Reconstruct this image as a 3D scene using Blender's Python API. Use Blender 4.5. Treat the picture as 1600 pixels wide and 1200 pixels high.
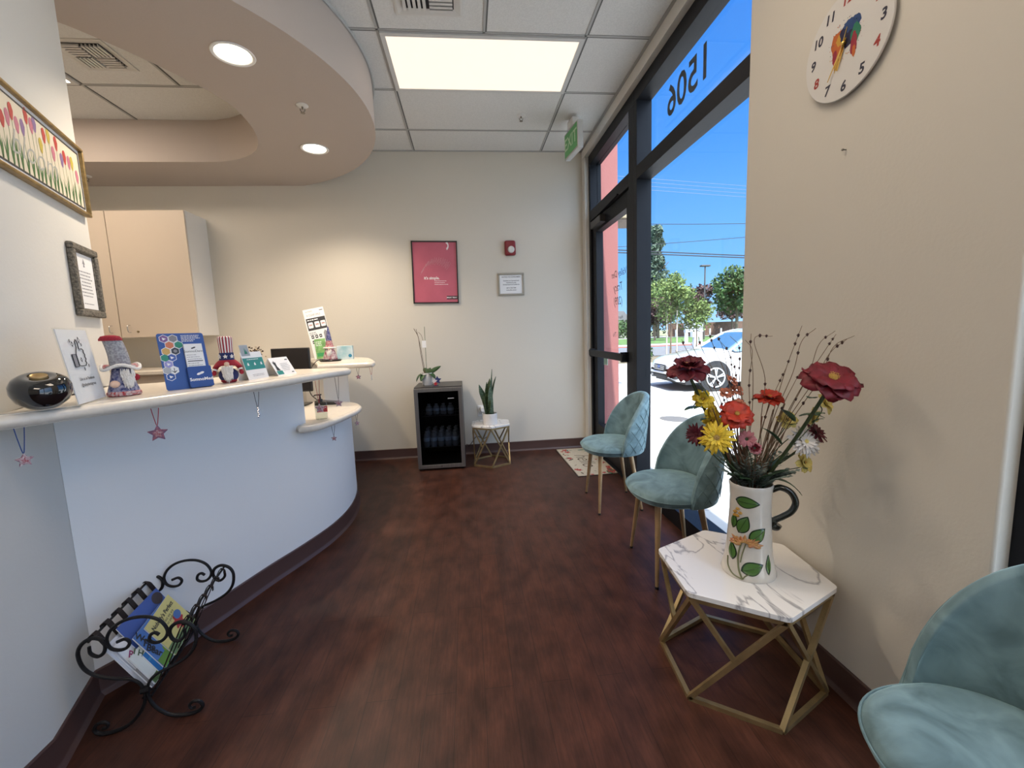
import bpy, math, random
from math import sin, cos, pi, radians as R_, sqrt, atan2
from mathutils import Vector as V, Matrix, geometry
from mathutils import noise as mnoise
S = bpy.context.scene
for o in list(bpy.data.objects): bpy.data.objects.remove(o)
COL = S.collection
random.seed(7)

# ------------------------------------------------------------------ camera
F_PX = 669.53
yaw, pit, rol, CAM_H = -.0975, -.1215, -.036, 1.2494
fw = V((-sin(yaw)*cos(pit), cos(yaw)*cos(pit), sin(pit)))
r0 = V((cos(yaw), sin(yaw), 0)); u0 = r0.cross(fw)
rr = r0*cos(rol) + u0*sin(rol); uu = -r0*sin(rol) + u0*cos(rol)
cam = bpy.data.cameras.new('camera'); cam.sensor_fit = 'HORIZONTAL'; cam.sensor_width = 36
cam.lens = 36*F_PX/1600; cam.clip_start = .02; cam.clip_end = 400
co = bpy.data.objects.new('camera', cam); COL.objects.link(co)
m = Matrix((rr, uu, -fw)).transposed().to_4x4(); m.translation = (0, 0, CAM_H)
co.matrix_world = m; S.camera = co

# ------------------------------------------------------------------ sky, sun, exposure
S.view_settings.view_transform = 'Standard'; S.view_settings.look = 'None'
S.view_settings.gamma = 1; S.view_settings.use_curve_mapping = False
S.view_settings.exposure = 1.58
W = bpy.data.worlds.new('sky'); S.world = W; W.use_nodes = True
nt = W.node_tree; nt.nodes.clear()
wo = nt.nodes.new('ShaderNodeOutputWorld'); bg = nt.nodes.new('ShaderNodeBackground')
tc = nt.nodes.new('ShaderNodeTexCoord'); sp = nt.nodes.new('ShaderNodeSeparateXYZ'); rp = nt.nodes.new('ShaderNodeValToRGB')
nt.links.new(tc.outputs['Generated'], sp.inputs[0]); nt.links.new(sp.outputs['Z'], rp.inputs[0])
# brighter, whiter sky around the sun
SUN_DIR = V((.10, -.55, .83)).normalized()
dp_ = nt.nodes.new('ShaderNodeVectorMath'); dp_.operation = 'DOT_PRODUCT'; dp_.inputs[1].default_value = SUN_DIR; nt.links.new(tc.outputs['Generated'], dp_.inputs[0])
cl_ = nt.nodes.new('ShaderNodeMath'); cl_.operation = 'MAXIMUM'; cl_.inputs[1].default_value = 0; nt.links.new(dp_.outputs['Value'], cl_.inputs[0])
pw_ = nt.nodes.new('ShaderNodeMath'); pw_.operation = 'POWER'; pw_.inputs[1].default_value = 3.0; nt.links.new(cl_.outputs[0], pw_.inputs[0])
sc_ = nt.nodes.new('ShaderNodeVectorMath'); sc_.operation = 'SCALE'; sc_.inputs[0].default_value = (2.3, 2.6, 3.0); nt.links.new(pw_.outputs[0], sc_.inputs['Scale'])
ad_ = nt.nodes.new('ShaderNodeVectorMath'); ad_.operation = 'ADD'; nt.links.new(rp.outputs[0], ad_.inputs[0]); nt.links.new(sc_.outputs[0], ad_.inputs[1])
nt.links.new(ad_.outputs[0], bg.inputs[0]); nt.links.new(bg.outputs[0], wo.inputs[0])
e = rp.color_ramp.elements
e[0].position = 0; e[0].color = (.24, .42, .64, 1)
e[1].position = 1; e[1].color = (.014, .09, .37, 1)
for p_, c_ in ((.12, (.115, .30, .60, 1)), (.35, (.045, .185, .52, 1)), (.62, (.022, .12, .44, 1))):
    x_ = e.new(p_); x_.color = c_
bg.inputs[1].default_value = .74
SUN = bpy.data.lights.new('sun', 'SUN'); SUN.energy = 3.7; SUN.angle = .01; SUN.color = (1, .96, .9)
so = bpy.data.objects.new('sun', SUN); COL.objects.link(so); so.location = (10, -10, 20)
so.rotation_euler = V((-.06, -.50, .86)).to_track_quat('Z', 'Y').to_euler()

# ------------------------------------------------------------------ helpers
MATS = {}
def mat(name, col, rough=.5, metal=0, var=0, vs=8, bump=0, bs=60, coat=0, sheen=0, emit=None, es=0, spec=None, col2=None, stretch=None):
    if name in MATS: return MATS[name]
    mt = bpy.data.materials.new(name); mt.use_nodes = True; n = mt.node_tree; b = n.nodes['Principled BSDF']
    b.inputs['Base Color'].default_value = (*col, 1); b.inputs['Roughness'].default_value = rough; b.inputs['Metallic'].default_value = metal
    if coat: b.inputs['Coat Weight'].default_value = coat
    if sheen: b.inputs['Sheen Weight'].default_value = sheen; b.inputs['Sheen Roughness'].default_value = .4
    if spec is not None: b.inputs['Specular IOR Level'].default_value = spec
    if emit: b.inputs['Emission Color'].default_value = (*emit, 1); b.inputs['Emission Strength'].default_value = es
    t = n.nodes.new('ShaderNodeTexCoord'); src = t.outputs['Object']
    if stretch:
        mp = n.nodes.new('ShaderNodeMapping'); mp.inputs['Scale'].default_value = stretch; n.links.new(src, mp.inputs[0]); src = mp.outputs[0]
    if var or col2:
        ns = n.nodes.new('ShaderNodeTexNoise'); ns.inputs['Scale'].default_value = vs; ns.inputs['Detail'].default_value = 5
        n.links.new(src, ns.inputs['Vector'])
        cr = n.nodes.new('ShaderNodeValToRGB')
        c2 = col2 or tuple(min(1, c*(1+var)) for c in col); c1 = col if col2 else tuple(c*(1-var) for c in col)
        cr.color_ramp.elements[0].position = .35; cr.color_ramp.elements[1].position = .65
        cr.color_ramp.elements[0].color = (*c1, 1); cr.color_ramp.elements[1].color = (*c2, 1)
        n.links.new(ns.outputs[0], cr.inputs[0]); n.links.new(cr.outputs[0], b.inputs['Base Color'])
    if bump:
        n2 = n.nodes.new('ShaderNodeTexNoise'); n2.inputs['Scale'].default_value = bs; n2.inputs['Detail'].default_value = 3
        n.links.new(src, n2.inputs['Vector'])
        bp = n.nodes.new('ShaderNodeBump'); bp.inputs['Strength'].default_value = bump; bp.inputs['Distance'].default_value = .01
        n.links.new(n2.outputs[0], bp.inputs['Height']); n.links.new(bp.outputs[0], b.inputs['Normal'])
    MATS[name] = mt; return mt
def glassmat(name, tint=(1, 1, 1), refl=.06):
    if name in MATS: return MATS[name]
    mt = bpy.data.materials.new(name); mt.use_nodes = True; n = mt.node_tree; n.nodes.clear()
    o = n.nodes.new('ShaderNodeOutputMaterial'); mx = n.nodes.new('ShaderNodeMixShader')
    t = n.nodes.new('ShaderNodeBsdfTransparent'); g = n.nodes.new('ShaderNodeBsdfGlossy'); lw = n.nodes.new('ShaderNodeLayerWeight')
    ml = n.nodes.new('ShaderNodeMath'); ml.operation = 'MULTIPLY'; ml.inputs[1].default_value = refl*3
    t.inputs[0].default_value = (*tint, 1); g.inputs['Roughness'].default_value = .02; lw.inputs[0].default_value = .25
    n.links.new(lw.outputs['Facing'], ml.inputs[0]); n.links.new(ml.outputs[0], mx.inputs[0])
    n.links.new(t.outputs[0], mx.inputs[1]); n.links.new(g.outputs[0], mx.inputs[2]); n.links.new(mx.outputs[0], o.inputs[0])
    MATS[name] = mt; return mt
def frame(o, x, y):
    x = V(x).normalized(); y = V(y); y = (y - x*y.dot(x)).normalized(); z = x.cross(y)
    mm = Matrix((x, y, z)).transposed().to_4x4(); mm.translation = V(o); return mm
def T(x, y, z): return Matrix.Translation((x, y, z))
def RZ(a): return Matrix.Rotation(a, 4, 'Z')
def RX(a): return Matrix.Rotation(a, 4, 'X')
def RY(a): return Matrix.Rotation(a, 4, 'Y')
def catmull(pts, n=6, closed=False):
    P = [V(p) for p in pts]; out = []; N = len(P)
    rng = range(N if closed else N-1)
    for i in rng:
        p1 = P[i]; p2 = P[(i+1) % N]
        p0 = P[(i-1) % N] if closed or i > 0 else p1*2-p2
        p3 = P[(i+2) % N] if closed or i+2 < N else p2*2-p1
        for k in range(n):
            t = k/n
            out.append(.5*((2*p1)+(p2-p0)*t+(2*p0-5*p1+4*p2-p3)*t*t+(3*p1-p0-3*p2+p3)*t**3))
    if not closed: out.append(P[-1])
    return out
class MB:
    def __init__(s): s.v = []; s.f = []; s.m = []; s.mats = []
    def mi(s, m):
        if m is None: return 0
        if m not in s.mats: s.mats.append(m)
        return s.mats.index(m)
    def add(s, vs, fs, m=None, M=None):
        k = len(s.v); i = s.mi(m)
        s.v += [tuple(M @ V(p)) if M else tuple(p) for p in vs]
        for f in fs: s.f.append(tuple(a+k for a in f)); s.m.append(i)
        return s
    def box(s, x0, x1, y0, y1, z0, z1, m=None, M=None):
        x0, x1 = sorted((x0, x1)); y0, y1 = sorted((y0, y1)); z0, z1 = sorted((z0, z1))
        vs = [(x, y, z) for z in (z0, z1) for y in (y0, y1) for x in (x0, x1)]
        return s.add(vs, [(0, 2, 3, 1), (4, 5, 7, 6), (0, 1, 5, 4), (2, 6, 7, 3), (0, 4, 6, 2), (1, 3, 7, 5)], m, M)
    def bar(s, a, b, w, h=None, m=None, up=(0, 0, 1)):
        a = V(a); b = V(b); h = h or w; z = (b-a); L = z.length; z.normalize(); up = V(up)
        if abs(z.dot(up)) > .98: up = V((0, 1, 0))
        x = up.cross(z).normalized(); y = z.cross(x)
        M = Matrix((x, y, z)).transposed().to_4x4(); M.translation = a
        return s.box(-w/2, w/2, -h/2, h/2, 0, L, m, M)
    def tube(s, pts, r, n=8, m=None, M=None, cap=True, flat=1):
        P = [V(p) for p in pts]; N = len(P); rs = r if isinstance(r, (list, tuple)) else [r]*N
        vs = []; fs = []; up = None
        for i, p in enumerate(P):
            d = (P[min(i+1, N-1)]-P[max(i-1, 0)])
            d = d.normalized() if d.length > 1e-9 else V((0, 0, 1))
            if up is None: up = V((0, 0, 1)) if abs(d.z) < .9 else V((1, 0, 0))
            x = up.cross(d)
            x = x.normalized() if x.length > 1e-6 else V((1, 0, 0)); y = d.cross(x); up = y
            for k in range(n):
                a = 2*pi*k/n; vs.append(p + x*cos(a)*rs[i] + y*sin(a)*rs[i]*flat)
        for i in range(N-1):
            for k in range(n):
                a = i*n+k; b = i*n+(k+1) % n; fs.append((a, b, b+n, a+n))
        if cap: fs.append(tuple(range(n))[::-1]); fs.append(tuple((N-1)*n+k for k in range(n)))
        return s.add(vs, fs, m, M)
    def lathe(s, prof, n=32, m=None, M=None):
        vs = []; fs = []; N = len(prof)
        for r, z in prof:
            for k in range(n): a = 2*pi*k/n; vs.append((r*cos(a), r*sin(a), z))
        for i in range(N-1):
            for k in range(n):
                a = i*n+k; b = i*n+(k+1) % n; fs.append((a, b, b+n, a+n))
        fs.append(tuple(range(n))[::-1]); fs.append(tuple((N-1)*n+k for k in range(n)))
        return s.add(vs, fs, m, M)
    def ball(s, c, r, n=12, m=None, M=None, sc=(1, 1, 1)):
        vs = []; fs = []; h = max(4, n//2)
        for i in range(h+1):
            t = pi*i/h
            for k in range(n):
                a = 2*pi*k/n
                vs.append((c[0]+r*sc[0]*sin(t)*cos(a), c[1]+r*sc[1]*sin(t)*sin(a), c[2]-r*sc[2]*cos(t)))
        for i in range(h):
            for k in range(n):
                a = i*n+k; b = i*n+(k+1) % n; fs.append((a, b, b+n, a+n))
        return s.add(vs, fs, m, M)
    def prism(s, poly, z0, z1, m=None, M=None, top=True, bot=True):
        n = len(poly); P = [V((p[0], p[1], 0)) for p in poly]
        ar = sum(P[i].x*P[(i+1) % n].y-P[(i+1) % n].x*P[i].y for i in range(n))
        if ar < 0: P.reverse()
        vs = [(p.x, p.y, z0) for p in P]+[(p.x, p.y, z1) for p in P]
        fs = [(i, (i+1) % n, (i+1) % n+n, i+n) for i in range(n)]
        tri = geometry.tessellate_polygon([P])
        for t in tri:
            a, b, c = t
            if (P[b]-P[a]).cross(P[c]-P[a]).z < 0: a, c = c, a
            if bot: fs.append((c, b, a))
            if top: fs.append((a+n, b+n, c+n))
        return s.add(vs, fs, m, M)
    def poly(s, pts, m=None, M=None, z=0):      # flat print
        P = [V((p[0], p[1], 0)) for p in pts]; tri = geometry.tessellate_polygon([P]); fs = []
        for a, b, c in tri:
            if (P[b]-P[a]).cross(P[c]-P[a]).z < 0: a, c = c, a
            fs.append((a, b, c))
        return s.add([(p.x, p.y, z) for p in P], fs, m, M)
    def rect(s, x0, x1, y0, y1, m=None, M=None, z=0):
        return s.add([(x0, y0, z), (x1, y0, z), (x1, y1, z), (x0, y1, z)], [(0, 1, 2, 3)], m, M)
    def text(s, txt, size, m=None, M=None, align='CENTER', ext=0.0, bold=0.0, z=0, shear=0, sx=1):
        c = bpy.data.curves.new('t', 'FONT'); c.body = txt; c.size = size; c.align_x = align; c.align_y = 'CENTER'
        c.extrude = ext; c.offset = bold; c.resolution_u = 3; c.shear = shear
        o = bpy.data.objects.new('t', c); COL.objects.link(o)
        dg = bpy.context.evaluated_depsgraph_get(); me = bpy.data.meshes.new_from_object(o.evaluated_get(dg))
        vs = [(p.co.x*sx, p.co.y, p.co.z+z) for p in me.vertices]; fs = [tuple(p.vertices) for p in me.polygons]
        bpy.data.objects.remove(o); bpy.data.curves.remove(c); bpy.data.meshes.remove(me)
        return s.add(vs, fs, m, M)
    def grid(s, fn, nu, nv, m=None, M=None, wu=False):
        vs = [fn(i/nu, j/nv) for j in range(nv+1) for i in range(nu+(0 if wu else 1))]
        w = nu if wu else nu+1; fs = []
        for j in range(nv):
            for i in range(nu):
                a = j*w+i; b = j*w+(i+1) % w; fs.append((a, b, b+w, a+w))
        return s.add(vs, fs, m, M)
    def build(s, name, mt=None, parent=None, smooth=True, bevel=0, label=None, sub=0, solid=0, ang=35, seg=2, recalc=False):
        me = bpy.data.meshes.new(name); me.from_pydata(s.v, [], s.f)
        ml = s.mats or ([mt] if mt else [])
        if mt and s.mats and mt not in s.mats: pass
        for q in ml: me.materials.append(q)
        if len(ml) > 1: me.polygons.foreach_set('material_index', s.m)
        if recalc:
            import bmesh
            b = bmesh.new(); b.from_mesh(me); bmesh.ops.recalc_face_normals(b, faces=b.faces); b.to_mesh(me); b.free()
        if smooth:
            me.polygons.foreach_set('use_smooth', [True]*len(me.polygons)); me.set_sharp_from_angle(angle=R_(ang))
        me.update()
        o = bpy.data.objects.new(name, me); COL.objects.link(o)
        if parent: o.parent = parent
        if solid: q = o.modifiers.new('solid', 'SOLIDIFY'); q.thickness = solid; q.offset = 0
        if bevel: q = o.modifiers.new('bevel', 'BEVEL'); q.width = bevel; q.segments = seg; q.limit_method = 'ANGLE'; q.angle_limit = R_(40); q.harden_normals = False
        if sub: q = o.modifiers.new('sub', 'SUBSURF'); q.levels = sub; q.render_levels = sub
        if label: o['label'] = label
        return o
def tag(o, label, cat, group=None):
    o['label'] = label; o['category'] = cat
    if group: o['group'] = group
    return o
def thing(name, label, cat, M=None, group=None):
    o = bpy.data.objects.new(name, None); COL.objects.link(o); o.empty_display_size = .05
    if M is not None: o.matrix_world = M if isinstance(M, Matrix) else T(*M)
    return tag(o, label, cat, group)
def struct(o): o['kind'] = 'structure'; return o
def copy_tree(o, parent=None):
    c = o.copy(); COL.objects.link(c); c.parent = parent
    for ch in [q for q in bpy.data.objects if q.parent == o]: copy_tree(ch, c)
    return c

# ------------------------------------------------------------------ shared materials
PAINT = mat('beige_wall_paint', (.64, .60, .52), .75, bump=.06, bs=90)
PAINT_L = mat('daylit_wall_paint', (.64, .62, .57), .75, bump=.06, bs=90)  # same beige wall paint with cool daylight mixed into the colour
WHITE = mat('white_paint', (.78, .78, .77), .5)
BLACK = mat('black_plastic', (.012, .012, .013), .35)
BLACKM = mat('black_anodised_metal', (.006, .007, .010), .5, 0, spec=.25)
BRASS = mat('brushed_gold_metal', (.42, .31, .15), .38, .75, var=.12, vs=20)
IRON = mat('black_wrought_iron', (.012, .011, .011), .45, .4, bump=.2, bs=120)
PAPER = mat('white_paper', (.82, .82, .82), .6)
INK = mat('dark_ink', (.03, .03, .035), .6)
GREYINK = mat('grey_ink', (.25, .25, .27), .6)
BASEB = mat('brown_vinyl_baseboard', (.075, .038, .032), .4)
REDF = mat('red_felt', (.30, .015, .03), .9, var=.3, vs=300)
NAVY = mat('navy_felt', (.02, .03, .12), .9)
WHITEF = mat('white_wool', (.8, .78, .75), .95, bump=.5, bs=300)
SKINF = mat('pale_felt_nose', (.72, .5, .38), .9)
CHROME = mat('chrome', (.7, .7, .7), .15, 1)
CREAM = mat('cream_laminate', (.72, .66, .57), .22, var=.03, vs=60)
GREEN = mat('dark_green_leaf', (.025, .07, .02), .45, var=.35, vs=30)
# ================================================================== THE ROOM
D, R, H, ZS = 4.383, 1.2, 2.988, 2.675
K = (-1.28, 1.27); E_ = (-1.585, 2.065)
def floor_mat():
    mt = bpy.data.materials.new('dark_cherry_wood_planks'); mt.use_nodes = True; n = mt.node_tree; b = n.nodes['Principled BSDF']
    L = n.links.new; N = n.nodes.new
    t = N('ShaderNodeTexCoord'); mp = N('ShaderNodeMapping'); mp.inputs['Rotation'].default_value = (0, 0, pi/2); L(t.outputs['Object'], mp.inputs[0])
    br = N('ShaderNodeTexBrick'); L(mp.outputs[0], br.inputs[0]); br.inputs['Scale'].default_value = 1; br.inputs['Brick Width'].default_value = .92
    br.inputs['Row Height'].default_value = .102; br.inputs['Mortar Size'].default_value = .0011; br.inputs['Bias'].default_value = 0
    br.inputs['Color1'].default_value = (.062, .022, .013, 1); br.inputs['Color2'].default_value = (.052, .020, .013, 1); br.inputs['Mortar'].default_value = (.028, .012, .008, 1)
    m2 = N('ShaderNodeMapping'); m2.inputs['Scale'].default_value = (26, 2.2, 1); L(t.outputs['Object'], m2.inputs[0])
    g = N('ShaderNodeTexNoise'); g.inputs['Scale'].default_value = 4; g.inputs['Detail'].default_value = 8; g.inputs['Roughness'].default_value = .7; L(m2.outputs[0], g.inputs[0])
    m3 = N('ShaderNodeMapping'); m3.inputs['Scale'].default_value = (3, 1.6, 1); L(t.outputs['Object'], m3.inputs[0])
    g2 = N('ShaderNodeTexNoise'); g2.inputs['Scale'].default_value = 4; g2.inputs['Detail'].default_value = 6; L(m3.outputs[0], g2.inputs[0])
    r1 = N('ShaderNodeMapRange'); r1.inputs[1].default_value = .3; r1.inputs[2].default_value = .7; r1.inputs[3].default_value = .72; r1.inputs[4].default_value = 1.3; L(g.outputs[0], r1.inputs[0])
    r2 = N('ShaderNodeMapRange'); r2.inputs[1].default_value = .3; r2.inputs[2].default_value = .7; r2.inputs[3].default_value = .6; r2.inputs[4].default_value = 1.45; L(g2.outputs[0], r2.inputs[0])
    mu = N('ShaderNodeMath'); mu.operation = 'MULTIPLY'; L(r1.outputs[0], mu.inputs[0]); L(r2.outputs[0], mu.inputs[1])
    vm = N('ShaderNodeVectorMath'); vm.operation = 'SCALE'; L(br.outputs[0], vm.inputs[0]); L(mu.outputs[0], vm.inputs['Scale'])
    L(vm.outputs[0], b.inputs['Base Color'])
    r3 = N('ShaderNodeMapRange'); r3.inputs[3].default_value = .34; r3.inputs[4].default_value = .5; L(g.outputs[0], r3.inputs[0]); L(r3.outputs[0], b.inputs['Roughness'])
    bp = N('ShaderNodeBump'); bp.inputs['Strength'].default_value = .25; bp.inputs['Distance'].default_value = .003; L(g.outputs[0], bp.inputs['Height']); L(bp.outputs[0], b.inputs['Normal'])
    b.inputs['Specular IOR Level'].default_value = .22
    return mt
struct(MB().box(-3.75, 1.36, -3.1, 4.5, -.12, 0).build('floor', floor_mat(), smooth=False))
struct(MB().box(-3.65, 1.36, D, D+.12, 0, 3.0).build('wall_far', PAINT, smooth=False))
TILE = mat('acoustic_ceiling_tile', (.66, .66, .64), .9, var=.05, vs=120, bump=.15, bs=160)
ceil = struct(MB().box(-3.75, 1.36, -3.1, 4.5, H, H+.1).build('ceiling', TILE, smooth=False))
TBAR = mat('grey_ceiling_grid', (.40, .40, .385), .6)
SHADOWG = mat('painted_grid_shadow', (.12, .12, .115), .8)  # dark strip beside each grid bar, painted in for its shadow line
g = MB()
def tb(x0, x1, y0, y1):
    w = .012
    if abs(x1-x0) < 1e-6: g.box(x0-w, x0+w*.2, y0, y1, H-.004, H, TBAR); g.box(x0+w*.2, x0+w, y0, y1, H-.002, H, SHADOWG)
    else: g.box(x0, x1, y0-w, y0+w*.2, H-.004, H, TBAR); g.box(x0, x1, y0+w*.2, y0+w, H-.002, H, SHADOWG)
for x in (-.43, .79): tb(x, x, -3, D)
for k in range(12): y = 3.95-k*.6096; tb(-1.3, 1.2, y, y)
tb(.18, .18, 2.121, 2.731)
tb(-2.48, -2.48, 2, 3.9); tb(-1.87, -1.87, 2, 3.35); tb(-3.6, -1.2, 3.35, 3.35)
# wall angle trim
g.box(1.18, 1.2, .0, D, H-.005, H, TBAR); g.box(-1.5, 1.2, D-.02, D, H-.005, H, TBAR)
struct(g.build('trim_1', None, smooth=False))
# right wall: pier, header over the storefront, return at the far corner, rear part
struct(MB().box(R, R+.16, .83, 1.79, 0, 3.0).build('wall_right', PAINT, bevel=.006))
struct(MB().box(R, R+.16, 1.79, 4.5, 2.905, 3.0).build('wall_right', PAINT_L, smooth=False))
struct(MB().box(R, R+.16, 4.285, 4.5, 0, 2.905).build('wall_right', PAINT_L, bevel=.008))
struct(MB().box(R, R+.16, -3.1, .83, 2.905, 3.0).build('wall_right', PAINT, smooth=False))
struct(MB().box(R, R+.16, -3.1, -2.2, 0, 2.905).build('wall_right', PAINT, smooth=False))
struct(MB().box(-3.75, 1.36, -3.2, -3.1, -.1, 3.05).build('wall_near', PAINT, smooth=False))
struct(MB().prism([(-1.28, -3.1), K, E_, (-1.70, 2.02), (-1.42, 1.24), (-1.42, -3.1)], 0, 3.0).build('wall_left', PAINT_L, bevel=.006))
struct(MB().box(-3.65, -1.60, 1.90, 2.02, 0, 3.0).build('wall_reception_near', PAINT, smooth=False))
struct(MB().box(-3.77, -3.65, 1.8, 4.5, 0, 3.0).build('wall_reception_side', PAINT, smooth=False))
# curved dropped soffit with its cove opening
SOFP = mat('taupe_soffit_paint', (.46, .40, .355), .75, bump=.05, bs=90)
oc = (-1.995, 3.046); oR = 1.435
a0 = atan2(1.70-oc[1], -1.48-oc[0]); a1 = atan2(D-oc[1], -1.475-oc[0])
outer = [(-3.7, 1.70)]+[(oc[0]+oR*cos(a0+(a1-a0)*i/60), oc[1]+oR*sin(a0+(a1-a0)*i/60)) for i in range(61)]+[(-3.7, D)]
inner = [(p.x, p.y) for p in catmull([(-3.5, 2.04, 0), (-2.5, 2.05, 0), (-1.95, 2.10, 0), (-1.74, 2.25, 0), (-1.63, 2.39, 0), (-1.546, 2.518, 0), (-1.476, 2.651, 0), (-1.396, 2.82, 0), (-1.36, 3.03, 0), (-1.40, 3.33, 0), (-1.50, 3.56, 0), (-1.65, 3.71, 0), (-1.84, 3.80, 0), (-2.1, 3.82, 0), (-3.5, 3.82, 0)], 6)]
def ring_solid(out, inn, z0, z1):
    b = MB(); lo = [[V((*p, 0)) for p in out], [V((*p, 0)) for p in inn]]
    fl = lo[0]+lo[1]; tri = geometry.tessellate_polygon(lo); k = len(fl)
    vs = [(p.x, p.y, z0) for p in fl]+[(p.x, p.y, z1) for p in fl]; fs = []
    for t in tri:
        a, c, d = t
        if (fl[c]-fl[a]).cross(fl[d]-fl[a]).z < 0: a, d = d, a
        fs += [(d, c, a), (a+k, c+k, d+k)]
    n = len(out); fs += [(i, (i+1) % n, (i+1) % n+k, i+k) for i in range(n)]
    q = len(inn); fs += [(n+(i+1) % q, n+i, n+i+k, n+(i+1) % q+k) for i in range(q)]
    return b.add(vs, fs)
struct(ring_solid(outer, inner, ZS, H-.001).build('ceiling_soffit', SOFP, ang=30, recalc=True))
# thin shadow bead where the soffit side meets the tiles
bd = MB().tube([(oc[0]+(oR+.006)*cos(a0+(a1-a0)*i/60), oc[1]+(oR+.006)*sin(a0+(a1-a0)*i/60), H-.008) for i in range(61)], .008, 6)
struct(bd.build('trim_2', TBAR))
# baseboards
def base_run(name, pts, h=.1, t=.008):
    b = MB(); P = [V((*p, 0)) for p in pts]; nn = []
    for i, p in enumerate(P):
        d = (P[min(i+1, len(P)-1)]-P[max(i-1, 0)]).normalized(); nn.append(V((d.y, -d.x, 0)))   # right side of travel
    prof = [(0, 0), (t+.012, 0), (t+.010, .004), (t+.002, .012), (t, .02), (t, h-.004), (t-.003, h), (0, h)]
    k = len(prof); vs = []; fs = []
    for p, q in zip(P, nn):
        for d, z in prof: vs.append((p.x+q.x*d, p.y+q.y*d, z))
    for i in range(len(P)-1):
        for j in range(k):
            a = i*k+j; c = i*k+(j+1) % k; fs.append((a, c, c+k, a+k))
    fs += [tuple(range(k)), tuple((len(P)-1)*k+j for j in range(k))[::-1]]
    b.add(vs, fs); return b.build(name, BASEB, recalc=True)
struct(base_run('baseboard_far', [(-1.2, D), (R, D)]))
struct(base_run('baseboard_right', [(R, 1.79), (R, .83)]))
struct(base_run('baseboard_left', [(-1.28, -3.0), K, (-1.385, 1.545)]))
# ------------------------------------------------------------------ storefront: window_1, door_1, window_2
GL = glassmat('clear_window_glass', (.97, .985, .98), .035)
FX0, FX1, GX = 1.24, 1.35, 1.31
def strip(b, y0, y1, z0, z1, x0=FX0, x1=FX1): b.box(x0, x1, y0, y1, z0, z1)
def window_unit(name, y0, y1, bars, mulls=()):
    w = struct(bpy.data.objects.new(name, None)); COL.objects.link(w); w.location = (FX0, y0, 0)
    Mi = T(-FX0, -y0, 0)
    def fr(nm, *a, lab=None):
        b = MB().box(*a, M=Mi); return b.build(nm, BLACKM, w, bevel=.002, smooth=False)
    fr('sill', FX0, FX1+.03, y0, y1, .0, .095)
    MB().box(FX0-.0, FX0+.012, y0, y1, .095, .105, M=Mi).build('glazing_bead', BLACKM, w)
    fr('head', FX0, FX1, y0, y1, 2.815, 2.905)
    fr('jamb', FX0, FX1, y0, y0+.05, .095, 2.815)
    fr('jamb', FX0, FX1, y1-.05, y1, .095, 2.815)
    for z in bars: fr('transom_bar', FX0, FX1, y0+.05, y1-.05, z-.045, z+.045)
    for y in mulls: fr('mullion', FX0, FX1, y-.025, y+.025, .095, 2.815)
    zs = [.095]+[z for q in bars for z in (q-.045, q+.045)]+[2.815]
    for i in range(0, len(zs), 2): MB().box(GX-.003, GX+.003, y0+.05, y1-.05, zs[i], zs[i+1], M=Mi).build('glass_pane', GL, w, smooth=False)
    return w
w1 = window_unit('window_1', 1.79, 3.13, [2.335])
w2 = window_unit('window_2', -2.2, .83, [2.335], [-.7])
# address number on the transom glass, lettered to read from the street side
Mi = T(-FX0, -1.79, 0)
b = MB(); b.text('1506', .250, INK, Mi @ frame((GX+.006, 2.525, 2.625), (0, 1, 0), (0, 0, 1)), bold=.004)
DECAL = mat('dark_vinyl_lettering', (.05, .055, .06), .5)
b.build('address_numbers', DECAL, w1, smooth=False)
# door
d1 = struct(bpy.data.objects.new('door_1', None)); COL.objects.link(d1); d1.location = (FX0, 3.13, 0); Mi = T(-FX0, -3.13, 0)
def dp(nm, *a, mt=BLACKM, bev=.002): return MB().box(*a, M=Mi).build(nm, mt, d1, bevel=bev, smooth=False)
dp('frame_jamb', FX0, FX1, 3.13, 3.235, 0, 2.815); dp('frame_jamb', FX0, FX1, 4.235, 4.285, 0, 2.815)
dp('frame_head', FX0, FX1, 3.13, 4.285, 2.815, 2.905); dp('transom_bar', FX0, FX1, 3.235, 4.235, 2.29, 2.385)
dp('threshold', FX0-.01, FX1+.04, 3.235, 4.235, 0, .015)
dp('transom_pane', GX-.003, GX+.003, 3.235, 4.235, 2.385, 2.815, mt=GL, bev=0)
dp('stile', FX0+.02, FX1-.02, 3.24, 3.33, .02, 2.285); dp('stile', FX0+.02, FX1-.02, 4.125, 4.23, .02, 2.285)
dp('top_rail', FX0+.02, FX1-.02, 3.33, 4.125, 2.165, 2.285); dp('bottom_rail', FX0+.02, FX1-.02, 3.33, 4.125, .02, .30)
dp('glass_pane', GX-.003, GX+.003, 3.33, 4.125, .30, 2.165, mt=GL, bev=0)
dp('push_bar', FX0-.045, FX0-.01, 3.27, 4.20, .985, 1.045, bev=.006)
for y in (3.29, 4.16): dp('push_bar_bracket', FX0-.04, FX0+.025, y, y+.03, .975, 1.055)
cl = dp('door_closer', FX0-.035, FX0+.025, 3.83, 4.12, 2.185, 2.25, mt=mat('dark_bronze', (.03, .028, .028), .4, .3), bev=.006)
MB().bar((FX0-.02, 3.95, 2.265), (FX0-.005, 3.45, 2.30), .02, .008).build('closer_arm', BLACKM, None)
bpy.data.objects['closer_arm'].matrix_world = Mi; bpy.data.objects['closer_arm'].parent = d1
b = MB()
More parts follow.
